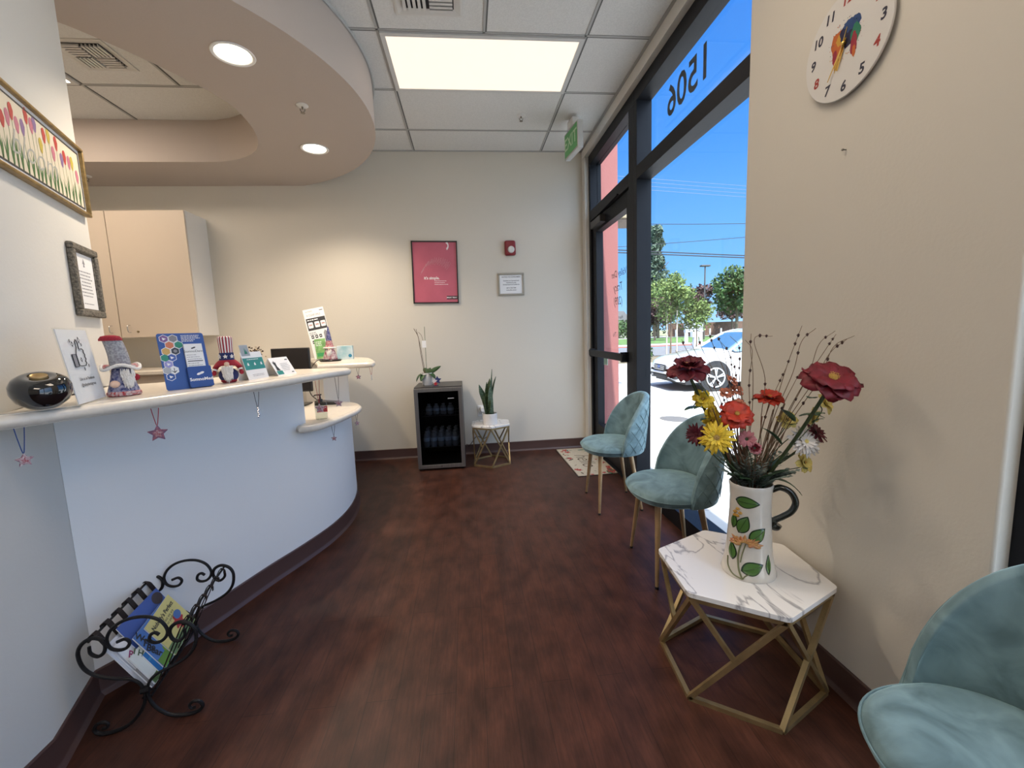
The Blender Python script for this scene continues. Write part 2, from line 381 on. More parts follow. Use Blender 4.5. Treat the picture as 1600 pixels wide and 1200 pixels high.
for t_, y_, z_, s_ in (('Valley Den', 3.66, 1.715, .085), ('Tracy', 3.68, 1.60, .10), ('(209)', 3.68, 1.48, .10), ('Hours', 3.62, 1.34, .045), ('8 - 5', 3.56, 1.28, .045), ('Mon - Thu', 3.70, 1.19, .055), ('Fri', 3.50, 1.19, .055)):
    b.text(t_, s_, DECAL, Mi @ frame((GX+.006, y_, z_), (0, 1, 0), (0, 0, 1)), shear=.3)
b.build('door_lettering', DECAL, d1, smooth=False)
dp('small_sticker', GX-.006, GX-.0035, 3.95, 4.06, .90, .965, mt=mat('pale_green_sticker', (.5, .72, .6), .5), bev=0)
# far interior: electrical plate etc are things further down
# ================================================================== CEILING FIXTURES
def panel_light(x0, x1, y0, y1, label, strength, col=(1, .84, .68), group='flat ceiling light panels'):
    cx, cy = (x0+x1)/2, (y0+y1)/2
    t = thing('ceiling_light_panel', label, 'ceiling light', (cx, cy, H), group)
    a, c = (x1-x0)/2-.006, (y1-y0)/2-.006
    b = MB(); w = .028
    b.box(-a, a, -c, -c+w, -.014, .0); b.box(-a, a, c-w, c, -.014, 0); b.box(-a, -a+w, -c+w, c-w, -.014, 0); b.box(a-w, a, -c+w, c-w, -.014, 0)
    b.build('frame', mat('white_light_frame', (.6, .6, .58), .5), t, smooth=False)
    mt = mat('lit_diffuser_%d' % int(strength*100), (.3, .3, .3), .5, emit=col, es=strength)
    MB().box(-a+w, a-w, -c+w, c-w, -.010, -.002).build('diffuser', mt, t, smooth=False)
    return t
panel_light(-.43, .79, 2.731, 3.341, 'large rectangular glowing light panel in the waiting room ceiling', .40, (1, .79, .62))
panel_light(-3.70, -2.48, 2.74, 3.34, 'glowing light panel in the recess over the reception desk, mostly hidden by wall', 5.0)
for y, lb, st in ((.902, 'added fill light panel, unseen, over the camera side of the desk', 2.5), (-1.536, 'added fill light panel, unseen, at the rear of the waiting room', 4.5)):
    panel_light(-.43, .79, y, y+.61, lb, st)  # out-of-view panels added to brighten the desk and far wall
def downlight(x, y, label):
    t = thing('recessed_downlight', label, 'downlight', (x, y, ZS), 'recessed downlights in the curved soffit')
    MB().lathe([(.082, 0), (.098, 0), (.100, -.003), (.096, -.006), (.084, -.004), (.080, .0), (.082, 0)], 40).build('trim_ring', WHITE, t)
    MB().lathe([(.080, -.001), (.078, -.001)], 40).build('lens', mat('lit_downlight_lens', (.8, .8, .8), .3, emit=(1, .88, .66), es=1.3), t)
    l = bpy.data.lights.new('downlight_lamp', 'SPOT'); l.energy = 40; l.color = (1, .84, .66); l.spot_size = 2.3; l.spot_blend = .7; l.shadow_soft_size = .07
    o = bpy.data.objects.new('lamp', l); COL.objects.link(o); o.parent = t; o.location = (0, 0, -.012)
    return t
downlight(-1.10, 2.45, 'round lit downlight nearer to the camera in the curved soffit')
downlight(-1.085, 3.56, 'round lit downlight further back in the curved soffit')
def sprinkler(x, y, z, label):
    t = thing('fire_sprinkler', label, 'sprinkler', (x, y, z), 'fire sprinkler heads')
    MB().lathe([(.0, 0), (.034, 0), (.036, -.004), (.028, -.009), (.012, -.010)], 24).build('escutcheon', mat('white_enamel', (.7, .69, .66), .3), t)
    b = MB().tube([(0, 0, -.008), (0, 0, -.024)], .006, 8)
    b.tube([(-.013, 0, -.02), (-.014, 0, -.032), (0, 0, -.044)], .0025, 6).tube([(.013, 0, -.02), (.014, 0, -.032), (0, 0, -.044)], .0025, 6)
    b.lathe([(.002, -.044), (.014, -.045), (.014, -.047), (.002, -.048)], 12).build('head', mat('dull_bronze', (.25, .22, .18), .35, .8), t)
sprinkler(-.945, 2.93, ZS, 'sprinkler head in the taupe soffit between the two downlights')
sprinkler(.512, 3.681, H, 'sprinkler head in the white tile between the light panel and the exit sign')
sprinkler(-3.12, 4.12, ZS, 'sprinkler head in the soffit above the wall cabinet')
def vent(x, y, s, label, name='air_vent'):
    t = thing(name, label, 'air vent', (x, y, H), 'square ceiling air vents')
    h = s/2; b = MB()
    b.lathe([(h*1.414*1.0, 0), (h*1.414*1.0, -.006), (h*1.414*.93, -.008), (h*1.414*.72, 0.0)], 4, M=RZ(pi/4))
    b.v = b.v; b.f = [f for f in b.f if len(f) == 4][:12]; b.m = b.m[:len(b.f)]
    b.build('frame', mat('white_vent_enamel', (.62, .61, .58), .45), t, smooth=False)
    MB().rect(-h*.74, h*.74, -h*.74, h*.74, z=-.0006).add([(0, 0, 0)], []).build('dark_opening', mat('vent_dark', (.03, .03, .03), .8), t, smooth=False)
    for q in range(4):
        bb = MB(); M = RZ(q*pi/2)
        for i in range(5):
            yy = h*(.08+.145*i)
            bb.box(.004, h*.70, yy, yy+.004, -.016, -.0015, M=M @ T(0, 0, 0)); bb.box(.004, h*.70, yy, yy+h*.085, -.017, -.0150, M=M)
        bb.build('louvre', MATS['white_vent_enamel'], t, smooth=False, label='set of angled white blades in one quarter of the vent')
vent(-2.155, 3.03, .30, 'four-way square air vent in the recessed ceiling above reception')
vent(-.125, 2.425, .36, 'square air vent at the top of the photo beside the big light panel')
MB_ = None
# plain tile panel round the vent
# ------------------------------------------------------------------ exit sign
t = thing('exit_sign', 'green exit sign with clear edge hanging from ceiling near the storefront', 'exit sign', frame((.948, 3.70, 2.81), (-.13, .99, 0), (0, 0, 1)))
MB().box(-.15, .15, -.115, .095, -.024, .024).build('housing', mat('clear_grey_plastic', (.55, .56, .54), .25), t, bevel=.006)
MB().box(-.13, .13, -.095, .075, .024, .0255).build('back_panel', mat('sign_white', (.7, .72, .68), .4), t, smooth=False)
b = MB().box(-.135, .135, -.1, .08, -.027, -.024).build('green_face', mat('green_sign_face', (.10, .42, .13), .35), t, smooth=False)
b = MB().text('EXIT', .135, mat('pale_sign_letters', (.55, .75, .5), .4), frame((0, -.01, -.0285), (-1, 0, 0), (0, 1, 0)), bold=.002); b.build('lettering', MATS['pale_sign_letters'], t, smooth=False)
MB().box(-.06, .06, .095, .158, -.03, .03).build('mount', WHITE, t, bevel=.004)
# ================================================================== FAR WALL
def fr(x, z, y=D): return frame((x, y, z), (1, 0, 0), (0, 0, 1))     # local z faces the viewer (-y)
def lines(b, x0, x1, y0, n, dy, h, m, M, z, jag=True, al='L'):
    for i in range(n):
        w = (x1-x0)*(random.uniform(.6, 1) if jag else 1); a = x0 if al == 'L' else (x0+x1)/2-w/2; p = a
        while p < a+w-.002:
            l = min(random.uniform(1.2, 4.5)*h, a+w-p); b.rect(p, p+l, y0-i*dy-h/2, y0-i*dy+h/2, m, M, z); p += l+h*.7
POSM = Matrix.Identity(4)
t = thing('framed_poster', 'pink poster in thin black frame reading it\'s simple, on the far wall', 'poster', fr(-.292, 1.855) @ RZ(R_(-1.0)))
b = MB(); hw, hh = .222, .300
for a in ((-hw, hw, hh-.011, hh), (-hw, hw, -hh, -hh+.011), (-hw, -hw+.011, -hh, hh), (hw-.011, hw, -hh, hh)): b.box(*a, 0, .018)
b.build('frame', BLACK, t, smooth=False)
PINK = mat('pink_poster_print', (.52, .115, .17), .45, var=.06, vs=5)
MB().box(-hw+.01, hw-.01, -hh+.01, hh-.01, 0, .008).build('print', PINK, t, smooth=False)
PK2 = mat('light_pink_print', (.66, .30, .34), .5); WP = mat('white_print', (.85, .8, .8), .5)
MB().text("it's simple.", .036, WP, T(-.035, -.055, .0085), bold=.0012).build('headline', WP, t, smooth=False); b = MB()
lines(b, -.01, .15, -.082, 3, .017, .0045, WP, None, .0085)
b.rect(.105, hw-.012, -.262, -.228, mat('dark_print', (.06, .03, .04), .5), None, .0085); b.text('SMART TREAT', .016, WP, T(.155, -.245, .009), bold=.0006)
arc = [(.11+.03*cos(a), .255+.045*sin(a)) for a in [(-70+10*i)*pi/180 for i in range(14)]]; arc2 = [(.09+.038*cos(a), .255+.03*sin(a)) for a in [(60-10*i)*pi/180 for i in range(12)]]
b.poly(arc+arc2, WP, None, .0085)
for i in range(40):
    a = pi*(.97-.78*i/39); cx, cy = .015+.14*cos(a), -.005+.115*sin(a); q = .03*abs(sin(i*1.9))+.008
    b.tube([(cx-q*.6, cy-q, .0086), (cx+q*.3, cy+q*.2, .0086), (cx+q*.7, cy+q, .0086)], .0011, 4, PK2)
b.build('printed_artwork', None, t, smooth=False)
t = thing('fire_alarm_strobe', 'small red wall fire alarm strobe above the framed notice', 'fire alarm', fr(.456, 2.072))
MB().box(-.055, .055, -.072, .072, 0, .045).build('body', mat('alarm_red', (.22, .012, .02), .35), t, bevel=.018, seg=3)
MB().lathe([(.0, .046), (.034, .046), (.033, .056), (.024, .064), (0, .066)], 20).build('strobe_lens', mat('clear_lens', (.6, .6, .58), .08, spec=.8), t).location = (.008, -.018, 0)
b = MB().lathe([(.037, .044), (.044, .045), (.044, .048), (.037, .048)], 24, MATS['alarm_red'], T(.008, -.018, 0)); b.build('lens_ring', MATS['alarm_red'], t)
t = thing('framed_notice', 'small landscape notice in silver frame on the far wall by the storefront', 'framed notice', fr(.456, 1.722))
SILV = mat('silver_gold_frame', (.33, .31, .26), .35, .6); hw, hh = .132, .110
b = MB()
for a in ((-hw, hw, hh-.018, hh), (-hw, hw, -hh, -hh+.018), (-hw, -hw+.018, -hh+.018, hh-.018), (hw-.018, hw, -hh+.018, hh-.018)): b.box(*a, 0, .016)
b.build('frame', SILV, t, bevel=.003)
MB().box(-hw+.015, hw-.015, -hh+.015, hh-.015, 0, .006).build('paper', PAPER, t, smooth=False)
b = MB()
for s_, y_, h_ in (('NOTICE TO CONSUMERS', .072, .0165), ('Dentists are licensed and', .036, .0155), ('regulated by the', .017, .0155), ('Dental Board of California', -.002, .0155), ('(877) 729-7789', -.036, .0155), ('www.dbc.ca.gov', -.056, .0155)): MB().text(s_, h_, INK, T(0, y_, .0065), bold=.0003).build('text_line', INK, t, smooth=False)
# wall outlet with plug and cord (behind the small table)
t = thing('wall_outlet', 'white wall outlet with a plug behind the snake plant table', 'outlet', fr(.095, .45))
MB().box(-.036, .036, -.058, .058, 0, .006).build('cover_plate', WHITE, t, bevel=.003)
b = MB()
for s_ in (-.02, .02): b.box(-.016, .016, s_-.014, s_+.014, .006, .0085)
b.build('socket', mat('ivory', (.6, .6, .58), .4), t)
MB().box(-.002, .05, -.005, .045, .008, .06).build('plug', WHITE, t, bevel=.006)
cord = catmull([(.14, 4.33, .44), (.18, 4.335, .36), (.17, 4.33, .22), (.11, 4.31, .17), (.04, 4.30, .20), (-.02, 4.30, .13), (-.05, 4.30, .10), (-.065, 4.33, .12)], 8)
tag(MB().tube(cord, .0035, 6).build('power_cord', BLACK), 'thin black power cord looping from the outlet to the mini fridge', 'cord')
# ------------------------------------------------------------------ clock
def rw(y, z): return frame((R, y, z), (0, -1, 0), (0, 0, 1))        # right wall, local z faces -x
t = thing('wall_clock', 'round white wall clock with painted tooth design and numerals', 'clock', frame((R, 1.306, 2.083), (0, -1, 0), (0, 0, 1)))
CR = .153
MB().lathe([(0, .011), (CR, .011), (CR, .0155), (CR-.0015, .017), (0, .017)], 72).build('dial', mat('clock_white', (.66, .64, .60), .35), t, ang=30); MB().box(-.03, .03, -.03, .03, 0, .011).build('movement_box', BLACK, t)
NB = mat('clock_black_numeral', (.03, .03, .05), .5); NR = mat('clock_red_numeral', (.35, .04, .03), .5)
for i in range(1, 13):
    a = pi/2-i*pi/6; nm = NR if i in (2, 4, 8, 12) else NB; MB().text(str(i), .039, nm, T(CR*.80*cos(a), CR*.80*sin(a), .0175), bold=.0012, shear=.15).build('numeral', nm, t, smooth=False)
cols = [mat('paint_blue', (.02, .06, .18), .5), mat('paint_navy', (.012, .012, .05), .5), mat('paint_orange', (.5, .12, .02), .5), mat('paint_yellow', (.55, .30, .03), .5), mat('paint_green', (.02, .18, .10), .5), mat('paint_crimson', (.30, .02, .04), .5)]
b = MB()
def blob(cx, cy, rx, ry, m, z, n=22, jag=.16, rot=0):
    pts = []
    for i in range(n):
        a = 2*pi*i/n; q = 1+random.uniform(-jag, jag); x, y = rx*q*cos(a), ry*q*sin(a); pts.append((cx+x*cos(rot)-y*sin(rot), cy+x*sin(rot)+y*cos(rot)))
    b.poly(pts, m, None, z)
z = .0172
for q in ((-.028, .018, .024, .034, cols[2], 0), (-.030, -.012, .015, .034, cols[2], 0), (-.018, .022, .016, .018, cols[3], 0), (.004, .030, .026, .028, cols[1], 0), (.026, .035, .024, .026, cols[0], 0), (.012, .005, .026, .020, cols[1], 0), (.036, .008, .016, .028, cols[4], 0), (.030, -.018, .011, .030, cols[5], 0), (-.030, -.038, .009, .022, cols[3], 0), (.032, -.040, .006, .016, cols[2], 0), (.010, .050, .018, .012, cols[0], 0), (-.036, -.02, .008, .02, cols[5], 0)):
    z += .00006; blob(*q[:5], z)
for i in range(70):
    a = random.uniform(0, 2*pi); r_ = random.uniform(.050, .075); x, y = r_*cos(a)*.85, .01+r_*sin(a)*.8
    blob(x, y, random.uniform(.0006, .002), random.uniform(.0006, .002), random.choice(cols), .0175, 7)
b.build('tooth_painting', None, t, smooth=False, label='splashed multicolour tooth painting')
GOLD = mat('polished_gold', (.75, .52, .16), .25, .9)
def hand(nm, ang, L, back, w, z):
    q = MB().prism([(-w, -back), (w, -back), (w*1.2, L*.3), (w*.35, L), (-w*.35, L), (-w*1.2, L*.3)], z, z+.0015); q.build(nm, GOLD, t, smooth=False).rotation_euler = (0, 0, ang)
hand('hour_hand', R_(-198), .070, .012, .0028, .020); hand('minute_hand', R_(-213), .098, .014, .0022, .0225); hand('second_hand', R_(-200), .075, .04, .0010, .025)
MB().lathe([(0, .017), (.005, .017), (.005, .028), (.002, .030), (0, .030)], 16).build('hub', GOLD, t)
t = tag(MB().tube([(R, 1.30, 1.775), (R-.012, 1.30, 1.775)], .002, 6).ball((R-.012, 1.30, 1.775), .004, 8).build('wall_nail', mat('steel', (.3, .28, .25), .4, .8)), 'tiny bare nail left in the right wall below the clock', 'nail')
# ================================================================== LEFT WALL PICTURES
dl = V((-.35743, .93394, 0))
def lw(s, z): p = V((*K, 0))+dl*s; return frame((p.x, p.y, z), dl, (0, 0, 1))      # local z faces the room
t = thing('framed_tulip_picture', 'wide framed tulip painting in a gold frame on the left wall', 'picture', lw(.462, 1.925))
hw, hh = .368, .136; b = MB(); w = .016
prof = [(0, 0), (0, .016), (.004, .022), (.010, .022), (w, .012), (w, 0)]
def picframe(b, hw, hh, w, d, m):
    for a in ((-hw, hw, hh-w, hh), (-hw, hw, -hh, -hh+w), (-hw, -hw+w, -hh+w, hh-w), (hw-w, hw, -hh+w, hh-w)): b.box(*a, 0, d, m)
GF = mat('antique_gold_frame', (.30, .20, .075), .4, .5, var=.2, vs=60)
picframe(b, hw, hh, .012, .024, GF); b.build('frame', GF, t, bevel=.003)
MB().box(-hw+.01, hw-.01, -hh+.01, hh-.01, 0, .010).build('mat_board', PAPER, t, smooth=False)
b = MB(); picframe(b, hw-.026, hh-.026, .005, .0125, mat('dark_slip', (.05, .045, .04), .5)); b.build('inner_slip', MATS['dark_slip'], t, smooth=False)
MB().box(-hw+.030, hw-.030, -hh+.030, hh-.030, .010, .0110).build('print', mat('cream_print', (.70, .62, .48), .6), t, smooth=False)
tul = [mat('tulip_red', (.45, .04, .03), .6), mat('tulip_pink', (.50, .16, .22), .6), mat('tulip_mauve', (.22, .13, .28), .6), mat('tulip_yellow', (.50, .38, .05), .6)]
stg = mat('tulip_stem', (.13, .24, .06), .6); lfg = mat('tulip_leaf', (.05, .14, .04), .6, var=.4, vs=90); scr = mat('grey_script', (.42, .42, .38), .6)
b = MB(); x = -.325; i = 0
order = [0, 1, 3, 1, 2, 0, 1, 0, 1, 2, 0, 1, 2, 3, 0, 3, 1, 0, 2]
while x < .325:
    top = .045+random.uniform(-.03, .045)-(.02 if x > .2 else 0); cm = tul[order[i % len(order)]]; i += 1; z = .0113+.00003*(i % 9)
    q_ = 1.4; b.poly([(x-.0008, -.098), (x+.0008, -.098), (x+.0012, top-.02), (x-.0008, top-.02)], stg, None, z)
    pts = [(x+.014*sin(a)*(1 if cos(a) < 0 else .8)*(1+.1*sin(5*a)), top-.027*cos(a)) for a in [2*pi*k/14 for k in range(14)]]; b.poly(pts, cm, None, z+.0003)
    for s_ in (-1, 1):
        hL = random.uniform(.05, .095); dx = s_*random.uniform(.006, .016)
        b.poly([(x-.004, -.104), (x+.004, -.104), (x+.005+dx*.5, -.104+hL*.5), (x+dx, -.104+hL), (x-.004+dx*.3, -.104+hL*.5)], lfg, None, z-.0001)
    x += random.uniform(.022, .036)
b.text('bloom', .115, scr, T(-.02, -.03, .0118), shear=.35, bold=-.001)
b.build('printed_artwork', None, t, smooth=False)
t = thing('framed_letter', 'small printed letter in a deep grey carved frame beside the tulip picture', 'framed notice', lw(.712, 1.510))
hw, hh = .118, .140; b = MB(); GFR = mat('grey_carved_wood', (.13, .115, .09), .6, var=.5, vs=120, bump=.6, bs=150)
picframe(b, hw, hh, .026, .022, GFR); b.build('frame', GFR, t, bevel=.005)
b = MB(); picframe(b, hw-.022, hh-.022, .010, .012, GFR); b.build('inner_lip', mat('grey_lip', (.28, .26, .22), .5), t, bevel=.002)
MB().box(-hw+.03, hw-.03, -hh+.03, hh-.03, 0, .008).build('paper', PAPER, t, smooth=False)
b = MB(); b.poly([(0, .092), (-.012, .070), (-.004, .070), (-.008, .058), (.008, .058), (.004, .070), (.012, .070)], GREYINK, None, .0084)
lines(b, -.068, .068, .038, 8, .0135, .0042, GREYINK, None, .0084, True, 'C'); lines(b, -.045, .045, -.088, 1, .01, .003, GREYINK, None, .0084, False)
b.build('lettering', GREYINK, t, smooth=False)
# ================================================================== WALL CABINET
t = thing('wall_cabinet', 'cream upper wall cabinet with closed doors on the far wall behind reception', 'cabinet', (-3.0, D, 1.315))
CAB = mat('cream_cabinet_laminate', (.66, .56, .45), .42); CABS = mat('white_cabinet_side', (.74, .71, .66), .4)
MB().box(-.62, .64, -.30, 0, 0, 1.065).build('body', CABS, t, bevel=.002)
def cdoor(x0, x1, hx):
    d = MB().box(x0, x1, -.322, -.303, .003, 1.062).build('door', CAB, t, bevel=.002)
    h = MB().tube(catmull([(hx, -.322, .045), (hx, -.350, .05), (hx, -.352, .10), (hx, -.322, .107)], 6), .0042, 8).build('handle', CHROME, d)
    return d
cdoor(-.62, .012, -.05); dd = cdoor(.018, .639, .095)
MB().tube([(.155, -.321, .05), (.155, -.330, .05)], .009, 16).build('lock', mat('brass_lock', (.35, .28, .15), .3, .8), dd)
# ================================================================== RECEPTION DESK
ZC = 1.08
curve = [(p.x, p.y) for p in catmull([(-1.385, 1.548, 0), (-1.275, 1.72, 0), (-1.175, 1.945, 0), (-1.075, 2.20, 0), (-.978, 2.42, 0), (-.895, 2.66, 0), (-.862, 2.92, 0), (-.885, 3.19, 0), (-.955, 3.45, 0), (-1.09, 3.75, 0), (-1.30, 4.05, 0), (-1.42, 4.20, 0)], 8)]
def cut(y0, y1): return [p for p in curve if y0-1e-6 <= p[1] <= y1+1e-6]
def offs(pts, d):
    o = []
    for i, p in enumerate(pts):
        a = V(pts[max(i-1, 0)]); c = V(pts[min(i+1, len(pts)-1)]); t_ = (c-a).normalized(); o.append((p[0]-t_.y*d, p[1]+t_.x*d))
    return o
desk = thing('reception_desk', 'white curved reception desk with cream stone countertops beside the left wall', 'reception desk', (-1.1, 2.4, 0))
Mi = T(1.1, -2.4, 0)
DP = mat('white_desk_paint', (.80, .80, .79), .5, bump=.04, bs=80)
c1 = cut(1.5, 2.53); MB().prism(c1+offs(c1, .10)[::-1], .0, 1.04, M=Mi).build('curved_front_panel', DP, desk, ang=25)
c2 = cut(2.50, 3.46); MB().prism(c2+offs(c2, .10)[::-1], .0, .735, M=Mi).build('low_front_panel', DP, desk, ang=25)
c3 = cut(3.38, 4.3); c3 = [(-.93, 3.37)]+c3
MB().prism(c3+[(-1.52, 4.12), (-1.30, 3.85), (-1.17, 3.62), (-1.11, 3.36)], 0, 1.03, M=Mi).build('end_panel', DP, desk, ang=25)
def top(name, poly, z0, z1, rad=.016):
    P = [V((*p, 0)) for p in poly]; n = len(P)
    if sum(P[i].x*P[(i+1) % n].y-P[(i+1) % n].x*P[i].y for i in range(n)) < 0: P.reverse()
    nn = []
    for i in range(n):
        a = (P[i]-P[i-1]).normalized(); c = (P[(i+1) % n]-P[i]).normalized(); q = V((-a.y-c.y, a.x+c.x, 0)); l = q.length; q.normalize(); nn.append(q*min(1.5, 2/max(l, .3)))
    r = (z1-z0)/2-.0015; prof = [(r*(1-sin(pi*k/12)), (z0+z1)/2-r*cos(pi*k/12)) for k in range(13)]
    prof = [(r+.0, z0)]+prof+[(r+.0, z1)]
    b = MB(); vs = []; fs = []
    for d, z in prof: vs += [(p.x+q.x*d, p.y+q.y*d, z) for p, q in zip(P, nn)]
    for k in range(len(prof)-1):
        for i in range(n): fs.append((k*n+i, k*n+(i+1) % n, (k+1)*n+(i+1) % n, (k+1)*n+i))
    loop = [V((v[0], v[1], 0)) for v in vs[-n:]]; o_ = (len(prof)-1)*n
    for a, c, d in geometry.tessellate_polygon([loop]):
        if (loop[c]-loop[a]).cross(loop[d]-loop[a]).z < 0: a, d = d, a
        fs += [(d, c, a), (a+o_, c+o_, d+o_)]
    return b.add(vs, fs, None, Mi).build(name, CREAM, desk, ang=40)
oe = [(p.x, p.y) for p in catmull([(-1.262, 1.20, 0), (-1.213, 1.228, 0), (-1.147, 1.325, 0), (-1.063, 1.463, 0), (-.958, 1.645, 0), (-.852, 1.931, 0), (-.745, 2.265, 0), (-.690, 2.40, 0), (-.665, 2.46, 0), (-.672, 2.505, 0), (-.71, 2.53, 0), (-.80, 2.545, 0), (-1.04, 2.60, 0)], 6)]
top('high_countertop', oe+[(-1.12, 2.45), (-1.25, 2.22), (-1.40, 2.06), (-1.575, 2.00), (-1.562, 2.015), (-1.276, 1.268), (-1.276, 1.20)], ZC-.04, ZC)
le = [(p.x, p.y) for p in catmull([(-.945, 2.40, 0), (-.88, 2.43, 0), (-.835, 2.49, 0), (-.795, 2.63, 0), (-.765, 2.80, 0), (-.750, 2.93, 0), (-.768, 3.07, 0), (-.83, 3.20, 0), (-.93, 3.30, 0), (-1.05, 3.355, 0)], 6)]
top('low_countertop', le+[(-1.45, 3.36), (-1.45, 2.60), (-1.04, 2.545)], .735, .775)
fe = [(p.x, p.y) for p in catmull([(-1.06, 3.115, 0), (-.80, 3.13, 0), (-.70, 3.135, 0), (-.682, 3.17, 0), (-.70, 3.30, 0), (-.76, 3.52, 0), (-.87, 3.85, 0), (-1.02, 4.05, 0), (-1.22, 4.19, 0)], 6)]
top('far_countertop', fe+[(-1.62, 4.24), (-1.35, 3.85), (-1.20, 3.5)], 1.03, 1.07)
# baseboard of the desk
Mold = None
pts = [p for p in curve if p[1] < 4.22]
bb = base_run('desk_baseboard', pts); bb.parent = desk; bb.matrix_world = T(0, 0, 0); bb.matrix_parent_inverse = Matrix.Identity(4); bb.location = (1.1, -2.4, 0)
# work counter behind, against the far wall
t = thing('back_counter', 'cream worktop along the far wall behind the reception desk, under the cabinet', 'counter', (-2.6, 4.0, 0))
MB().box(-1.0, .85, -.25, .38, 1.0, 1.04).build('worktop', CREAM, t, bevel=.01); MB().box(-1.0, .80, -.2, .38, 0, 1.0).build('base', CAB, t, smooth=False)
# ------------------------------------------------------------------ things on the desk
def stand(p, q): # frame standing on the desk: x from p to q, y up, z faces the viewer
    p = V((*p, ZC)); q = V((*q, ZC)); return frame(p, q-p, (0, 0, 1)), (q-p).length
t = thing('aroma_diffuser', 'round glossy black bowl-shaped diffuser with gold centre at the left end of the desk', 'diffuser', T(-1.196, 1.318, ZC+.012) @ Matrix.Rotation(R_(20), 4, V((.745, .667, 0))))
GB = mat('gloss_black', (.006, .006, .007), .06, coat=1)
MB().lathe([(0, 0), (.026, 0), (.040, .005), (.056, .022), (.063, .044), (.062, .062), (.054, .077), (.040, .086), (.027, .087), (.018, .083), (0, .082)], 48).build('body', GB, t)
MB().lathe([(0, .081), (.017, .082), (.0185, .086), (.0175, .090), (.013, .088), (0, .086)], 32).build('gold_centre', mat('satin_gold', (.55, .38, .17), .3, .7), t)
# acrylic sign
M, w = stand((-1.130, 1.345), (-1.205, 1.540)); h = .228
t = thing('acrylic_sign', 'upright clear sign holder with a thumbs-up sheet, between the black diffuser and first gnome', 'sign', M @ RX(R_(-7)))
ACR = glassmat('clear_acrylic', (.96, .97, .97), .05)
MB().box(0, w, 0, h, -.003, .003).build('acrylic_holder', ACR, t, smooth=False); MB().box(0, w, -.001, .003, -.05, .003).build('foot', ACR, t, smooth=False)
MB().box(.004, w-.004, .004, h-.004, -.0012, .0012).build('paper', PAPER, t, smooth=False)
b = MB(); z = .0034
def outline(pts, r, m, closed=True, M=None):
    P = [(x, y, z) for x, y in pts]; P = P+[P[0]] if closed else P; b.tube(P, r, 4, m, M)
c = w*.50; k = .9
b.rect(c-.052, c-.028, .112, .150, GREYINK, None, z); outline([(c-.052, .112), (c-.028, .112), (c-.028, .150), (c-.052, .150)], .0012, INK)
th = [(c-.024, .116), (c-.010, .113), (c+.020, .113), (c+.029, .120), (c+.026, .127), (c+.033, .133), (c+.029, .140), (c+.033, .147), (c+.028, .153), (c+.031, .160), (c+.024, .165), (c+.004, .165), (c+.006, .185), (c-.001, .194), (c-.008, .188), (c-.010, .170), (c-.024, .150)]
outline(th, .0013, INK)
for sx_, sy_, q in ((c-.030, .180, .008), (c+.020, .192, .010), (c-.040, .190, .005), (c+.040, .112, .005), (c+.001, .132, .007), (c+.005, .103, .005), (c+.030, .178, .005)):
    outline([(sx_, sy_-q), (sx_+q*.3, sy_-q*.3), (sx_+q, sy_), (sx_+q*.3, sy_+q*.3), (sx_, sy_+q), (sx_-q*.3, sy_+q*.3), (sx_-q, sy_), (sx_-q*.3, sy_-q*.3)], .0006, INK)
b.build('thumbs_up_print', INK, t, smooth=False)
for s_, y_ in (('Like us on Facebook', .074), ('@valleydentalgroup', .056)): MB().text(s_, .0125, INK, T(c, y_, z), bold=.0002).build('text_line', INK, t, smooth=False)
# gnomes
def cloth(name, c1_, c2_, s=60): return mat(name, c1_, .9, col2=c2_, vs=s)
def beard(t, c, w, L, y0, mt, n=90):
    b = MB()
    for i in range(n):
        u = random.uniform(-1, 1); v = random.random(); x = u*w*(1-.25*v); z0 = c[2]-v*L*.45; l = L*random.uniform(.4, .62)*(1-.35*abs(u))
        yy = y0-.010*(1-abs(u))-random.uniform(0, .006)
        b.tube([(x, yy, z0), (x*1.03+random.uniform(-.002, .002), yy-.006, z0-l*.5), (x*.95+random.uniform(-.004, .004), yy-.002, z0-l)], [.0018, .0022, .0004], 5)
    return b.build('beard', mt, t)
def star(r, r2=.42, rot=pi/2, n=5): return [((r if i % 2 == 0 else r*r2)*cos(rot+pi*i/n), (r if i % 2 == 0 else r*r2)*sin(rot+pi*i/n)) for i in range(2*n)]
# gnome with leaning grey hat
g1 = thing('fabric_gnome', 'patriotic gnome with a leaning grey patterned hat, standing right of the thumbs-up sign', 'gnome', T(-1.178, 1.580, ZC) @ RZ(R_(36)), 'patriotic fabric gnomes')
MB().lathe([(0, 0), (.040, 0), (.044, .006), (.041, .022), (.033, .05), (.026, .085), (.020, .11), (0, .115)], 32).build('body', cloth('star_spangled_navy', (.02, .03, .14), (.32, .32, .42), 110), g1)
b = MB().lathe([(.040, 0), (.046, .004), (.046, .012), (.042, .017), (.040, .012)], 32); b.build('hem', cloth('red_white_hem', (.35, .02, .03), (.55, .5, .5), 120), g1)
b = MB()
def hatf(u, v):
    a = 2*pi*u; z_ = .095+v*.105; r_ = .040 if v < .05 else (.028-.003*v); r_ *= (1 if v < .93 else max(0.001, sqrt(max(0, 1-((v-.93)/.07)**2))))
    return V((r_*cos(a)-v*v*.016, r_*sin(a), z_))
b.grid(hatf, 28, 22, wu=True); b.build('hat', cloth('grey_speckled_fabric', (.22, .21, .24), (.42, .43, .44), 160), g1)
b = MB().lathe([(.0, .199), (.022, .199), (.030, .192), (.030, .198), (.024, .207), (.010, .2105), (0, .211)], 24, M=T(-.016, 0, -.005)); b.build('hat_top', REDF, g1)
